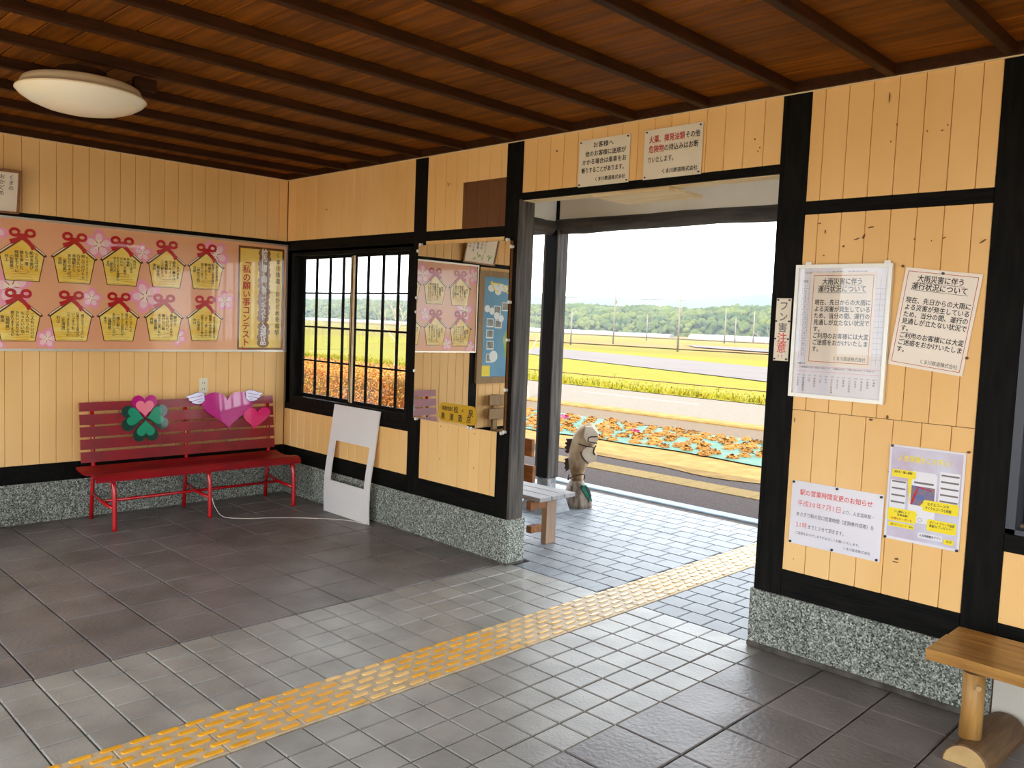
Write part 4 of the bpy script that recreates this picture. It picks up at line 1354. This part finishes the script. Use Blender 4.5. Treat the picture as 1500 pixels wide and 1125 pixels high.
# ------------------------------------------------------------------ porch
porch = mk('porch_frame', join(box(1.84, 6.6, 1.400, 1.430, 2.40, 3.02), box(1.825, 1.855, .12, 1.40, 2.38, 2.72)), 'white_plaster', kind='structure')
def log_beam(p0, p1, r, seed):
    rnd = random.Random(seed)
    n = 18
    P0, P1 = Vector(p0), Vector(p1)
    pts = [P0.lerp(P1, i / n) + Vector((0, 0, rnd.uniform(-.006, .006))) for i in range(n + 1)]
    return tube(pts, [r + rnd.uniform(-.005, .005) for _ in pts], 14)
mk('log_beam', log_beam((1.2, 1.415, 2.372), (6.8, 1.415, 2.375), .060, 1), 'log_timber', porch, smooth=True)
mk('log_beam', log_beam((1.84, .125, 2.372), (1.84, 1.40, 2.358), .056, 2), 'log_timber', porch, smooth=True)
mk('stud', box(1.80, 1.88, 1.385, 1.445, 2.40, 2.98), 'black_timber', porch)
for px in (1.838, 5.55):
    mk('porch_post', box(px - .078, px + .078, 1.350, 1.485, .285, 2.35, .006), 'grey_timber', porch)
    mk('dark_front', box(px - .045, px + .070, 1.340, 1.352, .29, 2.34, .003), 'black_timber', porch)  # thin dark sheet, makes the post's front darker than its sides
    mk('post_shoe', box(px - .055, px + .065, 1.365, 1.475, .16, .285, .004), 'shoe_metal', porch)
    V = [(px - .15, 1.27, 0), (px + .15, 1.27, 0), (px + .15, 1.57, 0), (px - .15, 1.57, 0), (px - .11, 1.31, .16), (px + .11, 1.31, .16), (px + .11, 1.53, .16), (px - .11, 1.53, .16)]
    mk('plinth', (V, [(0, 3, 2, 1), (4, 5, 6, 7), (0, 1, 5, 4), (1, 2, 6, 5), (2, 3, 7, 6), (3, 0, 4, 7)]), 'plinth_stone', porch)
# gabled roof over building and porch, unseen; shaped to place its shadow outside
def roof_half(y0, z0, y1, z1, th=.12):
    V = [(-1.3, y0, z0), (9.6, y0, z0), (9.6, y1, z1), (-1.3, y1, z1)]
    V += [(x, y, z + th) for x, y, z in V]
    return fixn(V, [(0, 1, 2, 3), (4, 5, 6, 7), (0, 1, 5, 4), (1, 2, 6, 5), (2, 3, 7, 6), (3, 0, 4, 7)])
mk('roof', join(roof_half(2.30, 2.80, -2.4, 4.55), roof_half(-5.55, 2.85, -2.4, 4.55)), 'roof', kind='structure')

mk('nest_board', box(3.37, 3.90, .012, .345, 2.316, 2.334, .002), 'light_wood', label='pale wooden shelf board fixed under the doorway lintel', cat='board')

# bench outside, backing on to the wall
pb = thing('porch_bench', (1.7, .6, 0), 'weathered slatted wooden bench outside beside the doorway post', 'bench')
for y0, y1 in ((.462, .583), (.590, .716), (.722, .842)):
    mk('seat_slat', box(.70, 2.652, y0, y1, .327, .357, .003), 'porch_wood_top', pb)
for z0, z1, y in ((.655, .775, .375), (.470, .588, .395)):
    mk('backrest_slat', box(.70, 2.632, y, y + .032, z0, z1, .003), 'porch_wood', pb)
for x in (.95, 2.55):
    mk('leg', box(x, x + .05, .597, .702, 0, .327, .003), 'porch_leg', pb)
    mk('seat_bearer', box(x, x + .045, .43, .597, .265, .327, .003), 'porch_wood', pb)
    mk('back_post', box(x - .45 if x > 2 else x, x - .405 if x > 2 else x + .045, .408, .455, .0, .79, .003), 'porch_leg', pb)
    mk('foot_rail', box(x + .0, x + .05, .44, .55, .10, .15, .003), 'porch_wood', pb)

# carved fish
fa, fb = Vector((.774, .633, 0)), Vector((-.633, .774, 0))
fc = Vector((1.905, 1.757, 0))
fish = thing('carved_fish', tuple(fc), 'carved wooden fish standing upright on a stump out on the porch', 'statue')
def loft(secs, nseg=18):
    """secs: (z, left, right, depth) in metres along the statue's lateral axis"""
    V, F = [], []
    for z, l, r, dp in secs:
        c, h = (l + r) / 2, (r - l) / 2
        for k in range(nseg):
            t = 2 * math.pi * k / nseg
            p = fc + fa * (c + h * math.cos(t)) + fb * (dp * math.sin(t))
            V.append((p.x, p.y, z))
    n = len(secs)
    for i in range(n - 1):
        for k in range(nseg):
            k2 = (k + 1) % nseg
            F.append((i * nseg + k, i * nseg + k2, (i + 1) * nseg + k2, (i + 1) * nseg + k))
    F += [tuple(reversed(range(nseg))), tuple((n - 1) * nseg + k for k in range(nseg))]
    return V, F
S = 1 / 563.0
sec = [(v, (a - 365) * S, (b - 365) * S) for v, a, b in ((800, 285, 440), (780, 290, 440), (760, 297, 437), (735, 305, 428), (710, 310, 414), (690, 318, 402), (672, 328, 394))]
mk('stump', loft([((800 - v) * S, l, r, (r - l) * .46) for v, l, r in sec]), 'stump_wood', fish, smooth=True)
sec = [(v, (a - 365) * S, (b - 365) * S) for v, a, b in ((674, 332, 392), (655, 334, 392), (640, 332, 393), (620, 324, 398), (595, 316, 412), (570, 312, 426), (545, 312, 436), (520, 315, 438), (500, 319, 440), (480, 324, 448), (460, 330, 455), (440, 339, 456), (425, 349, 453), (410, 362, 443), (398, 380, 434), (390, 398, 426), (385, 404, 418))]
mk('body', loft([((800 - v) * S, l, r, min((r - l) * .42, .075)) for v, l, r in sec]), 'fish_wood', fish, smooth=True)
def fpt(a, b, d):
    p = fc + fa * ((a - 365) * S) - fb * d
    return (p.x, p.y, (800 - b) * S)
def blade(name, pts_, d0, d1, mat):
    V = [fpt(a, b, d0) for a, b in pts_] + [fpt(a, b, d1) for a, b in pts_]
    n = len(pts_)
    mk(name, fixn(V, [tuple(range(n)), tuple(range(n, 2 * n))] + [(i, (i + 1) % n, n + (i + 1) % n, n + i) for i in range(n)]), mat, fish)
blade('dorsal_fin', [(330, 468), (298, 470), (306, 484), (294, 490), (304, 502), (293, 510), (303, 522), (294, 530), (306, 540), (324, 536)], -.02, .02, 'fish_dark')
blade('dorsal_fin', [(320, 562), (295, 568), (302, 580), (294, 590), (302, 600), (296, 612), (306, 622), (302, 632), (320, 620)], -.02, .02, 'fish_dark')
blade('pectoral_fin', [(385, 515), (400, 500), (430, 500), (452, 540), (448, 565), (420, 575), (402, 578), (378, 545)], .055, .085, 'fish_pale')
blade('cheek', [(392, 400), (425, 402), (452, 430), (455, 462), (440, 486), (405, 478), (385, 450)], .050, .078, 'fish_pale')
def carve(name, pts_, d, w, mat='fish_dark'):
    mk(name, tube(smooth_path([fpt(a, b, d) for a, b in pts_], 5), w, 6), mat, fish, smooth=True)
carve('gill_line', [(360, 486), (385, 492), (415, 498), (442, 502)], .080, .005)
carve('fin_line', [(375, 522), (378, 540), (392, 560), (412, 578)], .086, .006)
carve('eye_line', [(450, 446), (415, 450), (406, 462), (412, 474), (450, 478)], .079, .005)
carve('mouth_line', [(446, 488), (438, 505), (436, 525), (444, 535)], .086, .006)
carve('neck_line', [(322, 640), (318, 668), (332, 655), (392, 636), (398, 660)], .045, .005)
blade('painted_fin', [(388, 686), (408, 684), (424, 712), (436, 745), (440, 766), (424, 752), (402, 728), (390, 706)], .05, .085, 'fish_teal')
for q in ((402, 692, 430, 748), (412, 692, 434, 738)):
    carve('fin_stripe', [(q[0], q[1]), ((q[0] + q[2]) / 2 + 4, (q[1] + q[3]) / 2), (q[2], q[3])], .087, .003)

# ------------------------------------------------------------------ outdoors: ground bands running parallel to the building
def zt(y):
    return 0.0 if y < 13 else (-1.6 * (y - 13) / 97 if y < 110 else -1.6)
def patch(name, poly, mat, lift=0.0, nu=24, nv=12, parent=None, wob=0.0, seed=0, kind='structure'):
    """poly: four corners (x, y), counter-clockwise"""
    A, B, Cc, D = [Vector((p[0], p[1])) for p in poly]
    V, F = [], []
    for j in range(nv + 1):
        for i in range(nu + 1):
            p = A.lerp(B, i / nu).lerp(D.lerp(Cc, i / nu), j / nv)
            w = wob * mnoise.noise(Vector((p.x * .9 + seed, p.y * .5, seed))) if j in (0, nv) else 0
            V.append((p.x, p.y + w, zt(p.y) + lift))
    for j in range(nv):
        for i in range(nu):
            a = j * (nu + 1) + i
            F.append((a, a + 1, a + nu + 2, a + nu + 1))
    return mk(name, (V, F), mat, parent, kind=kind)
base = []
V, F = [], []
ys = [1.5, 6, 13, 20, 30, 40, 55, 70, 90, 110, 160, 220, 300, 400, 560, 800]
for y in ys:
    V += [(-30 - 1.6 * y, y, zt(y) - .03), (30 + .6 * y, y, zt(y) - .03)]
for i in range(len(ys) - 1):
    F.append((2 * i, 2 * i + 1, 2 * i + 3, 2 * i + 2))
mk('ground', (V, F), 'field_far', kind='structure')
mk('unseen_ground', ([(-60, -70, -.03), (70, -70, -.03), (70, 1.6, -.03), (-60, 1.6, -.03)], [(0, 1, 2, 3)]), 'unseen_ground', kind='structure')  # unseen, added so sunlit ground bounces warm light into the room
mk('kerb', box(-7, 9.5, 2.50, 2.645, -.12, .006, .006), 'kerb_stone', kind='structure')
asphalt = patch('asphalt', [(-9, 2.64), (10, 2.64), (10, 4.6), (-9, 4.6)], 'asphalt', -.004)
Vb, Fb = box(-.193, .193, -.17, .17, -.006, .004, .003)
yb = mesh_data('paving_block', Vb, Fb, 'yellow_block')
x = -5.0
while x < 6:
    inst('paving_block', yb, asphalt, (x, 3.585, .0))
    x += .392
patch('dirt', [(-9, 4.15), (10, 4.15), (10, 7.35), (-9, 7.35)], 'dirt', .004, 90, 12, wob=.34, seed=3)
patch('mulch_mat', [(-4.7, 5.18), (2.6, 5.28), (2.6, 7.22), (-4.7, 7.20)], 'mulch_mat', .022, 50, 8, wob=.22, seed=5)
patch('path', [(-30, 7.30), (16, 7.30), (16, 8.47), (-30, 8.47)], 'path_asphalt', .012)
mk('road_kerb', box(-30, 16, 8.46, 8.92, -.05, .05, .02), 'dirt', kind='structure')
for x, y in ((-3.53, 8.78), (1.05, 8.55)):
    pass
road = patch('road', [(-40, 8.9), (24, 8.9), (24, 12.85), (-40, 12.85)], 'road_asphalt', .016)
for x0 in (-16.0, -6.05, 4.0):
    mk('road_line', box(x0, x0 + 3.1, 11.36, 11.48, .014, .021), 'road_paint', road)
for x, y in ((-3.6, 8.92), (.42, 8.92)):
    mk('drain_slot', box(x - .14, x + .14, y - .06, y + .005, .030, .0505), 'slot_dark', label='dark drain opening in the road kerb, ' + ('left one' if x < 0 else 'right one'), cat='drain')
patch('near_field', [(-45, 12.85), (26, 12.85), (30, 62), (-80, 62)], 'field_green', .03, 40, 30)
patch('field_furrow', [(-14, 17.6), (14, 16.9), (14, 17.2), (-14, 17.95)], 'grass_orange', .05, 30, 2, wob=.05)
patch('bare_field', [(-30, 33.9), (6, 16.6), (2, 32.7), (-48, 54.8)], 'field_bare', .06, 30, 20)
patch('bare_field', [(-72, 120), (-50, 112), (-66, 137), (-84, 136)], 'field_bare', .3, 8, 4)
patch('dry_grass', [(-160, 98), (-20, 112), (-24, 140), (-170, 128)], 'grass_orange', .12, 20, 4)
patch('dry_grass', [(-340, 215), (-60, 225), (-60, 290), (-400, 290)], 'grass_orange', .2, 10, 4)
# tufts along the field's edge
V, F = [], []
rnd = random.Random(11)
for i in range(9000):
    x, y = rnd.uniform(-22, 12), 12.85 + abs(rnd.gauss(0, 1.6)) + .05
    h, w, t = rnd.uniform(.05, .20) * (1.0 if y < 13.6 else .5), rnd.uniform(.02, .045), rnd.uniform(0, 3.14)
    n = len(V)
    z = zt(y)
    dx, dy = math.cos(t) * w, math.sin(t) * w
    V += [(x - dx, y - dy, z), (x + dx, y + dy, z), (x + rnd.uniform(-.08, .08), y + rnd.uniform(-.08, .08), z + h)]
    F.append((n, n + 1, n + 2))
mk('field_grass', (V, F), 'grass_tuft', label='yellow-green grass growing along the far edge of the road', cat='grass', kind='stuff')

# low orange shrubs on the mat
def shrub_mesh(seed, mat):
    rnd = random.Random(seed)
    V, F = [], []
    for i in range(46):
        a, el = rnd.uniform(0, 6.283), rnd.uniform(.1, 1.5)
        r = .125 * rnd.uniform(.65, 1.1)
        p = Vector((math.cos(a) * math.cos(el) * r, math.sin(a) * math.cos(el) * r, math.sin(el) * r * .85 + .01))
        t = Vector((rnd.uniform(-1, 1), rnd.uniform(-1, 1), rnd.uniform(-.3, .6))).normalized()
        u = t.orthogonal().normalized()
        s = rnd.uniform(.018, .034)
        n = len(V)
        V += [p - t * s, p + u * s * .7, p + t * s * 1.2, p - u * s * .7]
        F.append((n, n + 1, n + 2, n + 3))
    n = len(V)
    for j, (r, z) in enumerate(((.105, 0), (.095, .05), (.05, .09))):
        for k in range(8):
            V.append(Vector((r * math.cos(k * math.pi / 4), r * math.sin(k * math.pi / 4), z)))
    for j in range(2):
        for k in range(8):
            F.append((n + j * 8 + k, n + j * 8 + (k + 1) % 8, n + j * 8 + 8 + (k + 1) % 8, n + j * 8 + 8 + k))
    F.append(tuple(n + 16 + k for k in range(8)))
    return mesh_data('shrub', V, F, mat)
sm = [shrub_mesh(k, 'shrub_orange') for k in range(4)]
sp = shrub_mesh(9, 'shrub_pink')
rnd = random.Random(5)
placed = []
tries = 0
while len(placed) < 165 and tries < 9000:
    tries += 1
    x, y = rnd.uniform(-4.5, 2.5), rnd.uniform(5.3, 7.1)
    if x > -.1 and rnd.random() < .80: continue
    if x <= -.1 and y > 6.75 and rnd.random() < .4: continue
    if all((x - a) ** 2 + (y - b) ** 2 > .215 ** 2 for a, b in placed):
        placed.append((x, y))
pinks = sorted(range(len(placed)), key=lambda i: min((placed[i][0] - a) ** 2 + (placed[i][1] - b) ** 2 for a, b in ((-2.55, 6.75), (-.9, 6.5))))[:2]
for i, (x, y) in enumerate(placed):
    pk = i in pinks
    o = inst('low_shrub', sp if pk else sm[i % 4], None, (x, y, .02), cat='shrub',
             label='low shrub in magenta blossom in the mulched bed' if pk else 'low rusty orange shrub in the mulched bed beside the path',
             group='magenta blossoming shrubs' if pk else 'low orange shrubs in the bed')
    s = rnd.uniform(.62, .86)
    o.scale = (s * 1.12, s * 1.12, s * rnd.uniform(.5, .75))
    o.rotation_euler.z = rnd.uniform(0, 6.28)

# clipped hedge outside the window
hd = thing('hedge', (-9.3, 5.4, 0), 'clipped rusty orange hedge seen through the window', 'hedge')
mk('hedge_core', box(-14.4, -4.85, 4.6, 6.5, 0, .56, .12), 'hedge_core', hd)
V, F = [], []
rnd = random.Random(3)
for i in range(64000):
    f = rnd.random()
    if f < .55:
        p = Vector((rnd.uniform(-14.5, -4.75), rnd.uniform(4.5, 6.6), .56 + rnd.uniform(-.05, .07)))
    elif f < .85:
        p = Vector((rnd.uniform(-14.5, -4.75), 4.56 + rnd.uniform(-.05, .08), rnd.uniform(0, .6)))
    else:
        p = Vector((-4.80 + rnd.uniform(-.05, .07), rnd.uniform(4.5, 6.6), rnd.uniform(0, .6)))
    t = Vector((rnd.uniform(-1, 1), rnd.uniform(-1, 1), rnd.uniform(-.6, 1))).normalized()
    u = t.orthogonal().normalized()
    s = rnd.uniform(.011, .021)
    n = len(V)
    V += [p - t * s, p + u * s * .6, p + t * s, p - u * s * .6]
    F.append((n, n + 1, n + 2, n + 3))
mk('foliage', (V, F), 'hedge_leaf', hd, kind='stuff')

# bare trees
def bare_tree(loc, height, seed, label, lean=(0, 0)):
    rnd = random.Random(seed)
    parts = []
    def grow(p, d, L, r, depth):
        n = 4 if depth > 1 else 3
        pts = [p]
        q = p.copy()
        dd = d.copy()
        for i in range(n):
            dd = (dd + Vector((rnd.uniform(-.16, .16), rnd.uniform(-.16, .16), rnd.uniform(-.02, .14)))).normalized()
            q = q + dd * (L / n)
            pts.append(q.copy())
        rs = [r * (1 - .55 * i / n) for i in range(n + 1)]
        parts.append(tube(pts, rs, 5 if depth > 1 else 4, caps=False))
        if depth <= 0:
            return
        for i in range(rnd.choice((2, 3, 3)) + (1 if depth >= 3 else 0)):
            k = rnd.randint(max(1, n - 2), n)
            nd = (dd + Vector((rnd.uniform(-.9, .9), rnd.uniform(-.9, .9), rnd.uniform(-.1, .7)))).normalized()
            grow(pts[k], nd, L * rnd.uniform(.62, .85), rs[k] * .72, depth - 1)
    grow(Vector(loc), Vector((lean[0], lean[1], 1)).normalized(), height * .30, height * .014, 4)
    mk('bare_tree', join(*parts), 'bark', label=label, cat='tree')
bare_tree((-5.15, 8.55, 0), 2.9, 4, 'bare pale tree beside the path, behind the porch post')
bare_tree((-14.9, 12.6, 0), 3.6, 8, 'bare pale tree beyond the hedge, seen through the window')
bare_tree((.25, 9.0, 0), 2.6, 15, 'bare twiggy tree half hidden behind the right doorway post')

# utility poles and wires
def pole(x, y, zb, ztop, label, arm=True, r=.14):
    t = thing('utility_pole', (x, y, zb), label, 'utility pole', 'utility poles across the fields')
    mk('shaft', tube([(x, y, zb), (x, y, ztop)], [r, r * .7], 8), 'pole_concrete', t, smooth=True)
    if arm:
        for dz in (.25, .8):
            mk('crossarm', box(x - .75, x + .75, y - .05, y + .05, ztop - dz - .05, ztop - dz + .05), 'pole_concrete', t)
        mk('transformer', tube([(x + .25, y, ztop - 2.4), (x + .25, y, ztop - 1.8)], .18, 8), 'pole_concrete', t)
        for dx in (-.65, -.25, .3, .65):
            mk('insulator', tube([(x + dx, y, ztop - .2), (x + dx, y, ztop + .02)], .05, 6), 'pole_concrete', t)
pole(-85.3, 114.5, -1.6, 8.0, 'concrete utility pole with crossarms standing left in the doorway view')
pole(-52.4, 85.2, -1.25, 6.0, 'concrete utility pole with crossarms in the middle of the doorway view')
pole(-119.3, 171.9, -1.6, 5.1, 'plain slim pole between the two poles with crossarms', False, .16)
pole(-108.9, 192.1, -1.6, 7.5, 'tall slim pole standing right of the middle utility pole', False, .18)
pole(-111.0, 201.0, -1.6, 5.4, 'short slim pole just right of the tall slim pole', False, .18)
pole(-123.3, 233.4, -1.6, 8.1, 'farthest slim pole, close to the right doorway post', False, .2)
pole(-71.7, 87.2, -1.25, 3.6, 'low slim pole beside the porch post, among bare branches', False, .12)
def wire(p0, p1, sag, r, label):
    P0, P1 = Vector(p0), Vector(p1)
    pts = []
    for i in range(17):
        t = i / 16
        p = P0.lerp(P1, t)
        p.z -= sag * 4 * t * (1 - t)
        pts.append(p)
    mk('overhead_wire', tube(pts, r, 4), 'wire', label=label, cat='wire', group='overhead wires')
for z0, z1, nm in ((6.06, 6.20, 'topmost of the four thin wires crossing the white sky'), (5.62, 5.76, 'second from top of the four thin wires crossing the white sky'),
                   (5.30, 5.42, 'third from top of the four thin wires crossing the white sky'), (4.79, 4.89, 'lowest of the four thin wires crossing the white sky')):
    k = (z1 - z0) / 13.4
    wire((-60, 30, z0 - 35 * k), (12, 30, z1 + 23 * k), .0, .010, nm)
for dx, sd in ((-.6, 'left end'), (.6, 'right end')):
    wire((-85.3 + dx, 114.5, 7.8), (-52.4 + dx, 85.2, 5.8), .9, .03, 'sagging wire between both crossarm poles, at the ' + sd + ' of the arms')
    wire((-140 + dx, 130, 8.2), (-85.3 + dx, 114.5, 7.8), 1.4, .03, 'sagging wire leading left from the left crossarm pole, at its ' + sd)

# greenhouses and a small farm sign far off
def greenhouse(x, y, L, w, h, ang, label):
    t = thing('greenhouse', (x, y, -1.6), label, 'greenhouse', 'white plastic greenhouses on the far fields')
    V, F = [], []
    c, s = math.cos(ang), math.sin(ang)
    for e in (-L / 2, L / 2):
        for k in range(9):
            a = math.pi * k / 8
            u, v = e, -w / 2 * math.cos(a)
            V.append((x + u * c - v * s, y + u * s + v * c, -1.6 + h * math.sin(a)))
    F = [(k, k + 1, 10 + k, 9 + k) for k in range(8)] + [tuple(range(9)), tuple(range(9, 18))]
    mk('cover', fixn(V, F), 'greenhouse', t)
    for e in (-.3, 0, .3):
        mk('hoop', tube([(x + L * e * c + w / 2 * math.cos(math.pi * k / 8) * 1.01 * -s * -1, y + L * e * s - w / 2 * math.cos(math.pi * k / 8) * 1.01 * c, -1.6 + h * 1.02 * math.sin(math.pi * k / 8)) for k in range(9)], .06, 4), 'pole_concrete', t)
greenhouse(-190, 236, 62, 6, 1.4, .25, 'long white greenhouse far off behind the left pole')
greenhouse(-236, 262, 60, 6, 1.4, .25, 'long white greenhouse far off beside the porch post')
greenhouse(-126, 238, 42, 6, 1.9, .1, 'white greenhouse far off near the right doorway post')
greenhouse(-390, 268, 90, 6, 1.5, .2, 'long white greenhouse far off in the window view')

# wooded hill and mountains
def ridge(name, y, x0, x1, hfun, depth, mat, nx=120, ny=14, zb=-1.6, rough=0.0):
    V, F = [], []
    for j in range(ny + 1):
        for i in range(nx + 1):
            x = x0 + (x1 - x0) * i / nx
            t = j / ny
            p = math.sin(t * math.pi / 2) ** .7
            yy = y + depth * t
            z = zb + hfun(x) * p + rough * mnoise.noise(Vector((x * .05, yy * .05, 3.1))) * p
            V.append((x, yy, z))
    for j in range(ny):
        for i in range(nx):
            a = j * (nx + 1) + i
            F.append((a, a + 1, a + nx + 2, a + nx + 1))
    return mk(name, (V, F), mat, kind='structure', smooth=True)
def hh(x):
    return 12.8 + 2.4 * mnoise.noise(Vector((x * .012, 0.3, 0))) + 1.2 * mnoise.noise(Vector((x * .04, 5.3, 0)))
ridge('hill', 292, -760, 120, hh, 60, 'forest', rough=1.5)
V, F = [], []
rnd = random.Random(21)
ico = [(0, 0, 1)] + [(math.cos(a * 1.2566) * .894, math.sin(a * 1.2566) * .894, .447) for a in range(5)] + [(math.cos(a * 1.2566 + .628) * .894, math.sin(a * 1.2566 + .628) * .894, -.447) for a in range(5)] + [(0, 0, -1)]
icf = [(0, 1 + k, 1 + (k + 1) % 5) for k in range(5)] + [(1 + k, 6 + k, 1 + (k + 1) % 5) for k in range(5)] + [(1 + (k + 1) % 5, 6 + k, 6 + (k + 1) % 5) for k in range(5)] + [(6 + k, 11, 6 + (k + 1) % 5) for k in range(5)]
for i in range(6500):
    x = rnd.uniform(-620, -60)
    t = rnd.random() ** .8
    yy = 288 + 56 * t
    p = math.sin(t * math.pi / 2) ** .7
    z = -1.6 + hh(x) * p
    s = rnd.uniform(.8, 2.0) * (1.25 if rnd.random() < .15 else 1)
    n = len(V)
    for q in ico:
        k = s * rnd.uniform(.75, 1.2)
        V.append((x + q[0] * k, yy + q[1] * k, z + q[2] * k * .9))
    F += [tuple(n + e for e in f) for f in icf]
mk('hillside_trees', (V, F), 'forest', label='dense green trees covering the low hill beyond the fields', cat='trees', kind='stuff', smooth=True)
def mh(x):
    return 40 + 9 * mnoise.noise(Vector((x * .006, 1.7, 0))) + 3 * mnoise.noise(Vector((x * .02, 2.7, 0))) + 9 * max(0, min(1, (x + 480) / 110))
ridge('mountains', 700, -1500, 300, mh, 90, 'mountain', nx=160)

# ------------------------------------------------------------------ winter haze over the fields
hz = bpy.data.materials.new('haze')
hz.use_nodes = True
N, Lk = hz.node_tree.nodes, hz.node_tree.links
N.remove(N['Principled BSDF'])
vsc = N.new('ShaderNodeVolumeScatter')
vsc.inputs['Color'].default_value = (.115, .130, .158, 1)
vsc.inputs['Density'].default_value = .0026
Lk.new(vsc.outputs[0], N['Material Output'].inputs['Volume'])
MATS['haze'] = hz
mk('haze', box(-1600, 420, 62, 810, -2.2, 95), 'haze', kind='stuff', label='pale winter haze lying over the far fields', cat='haze')
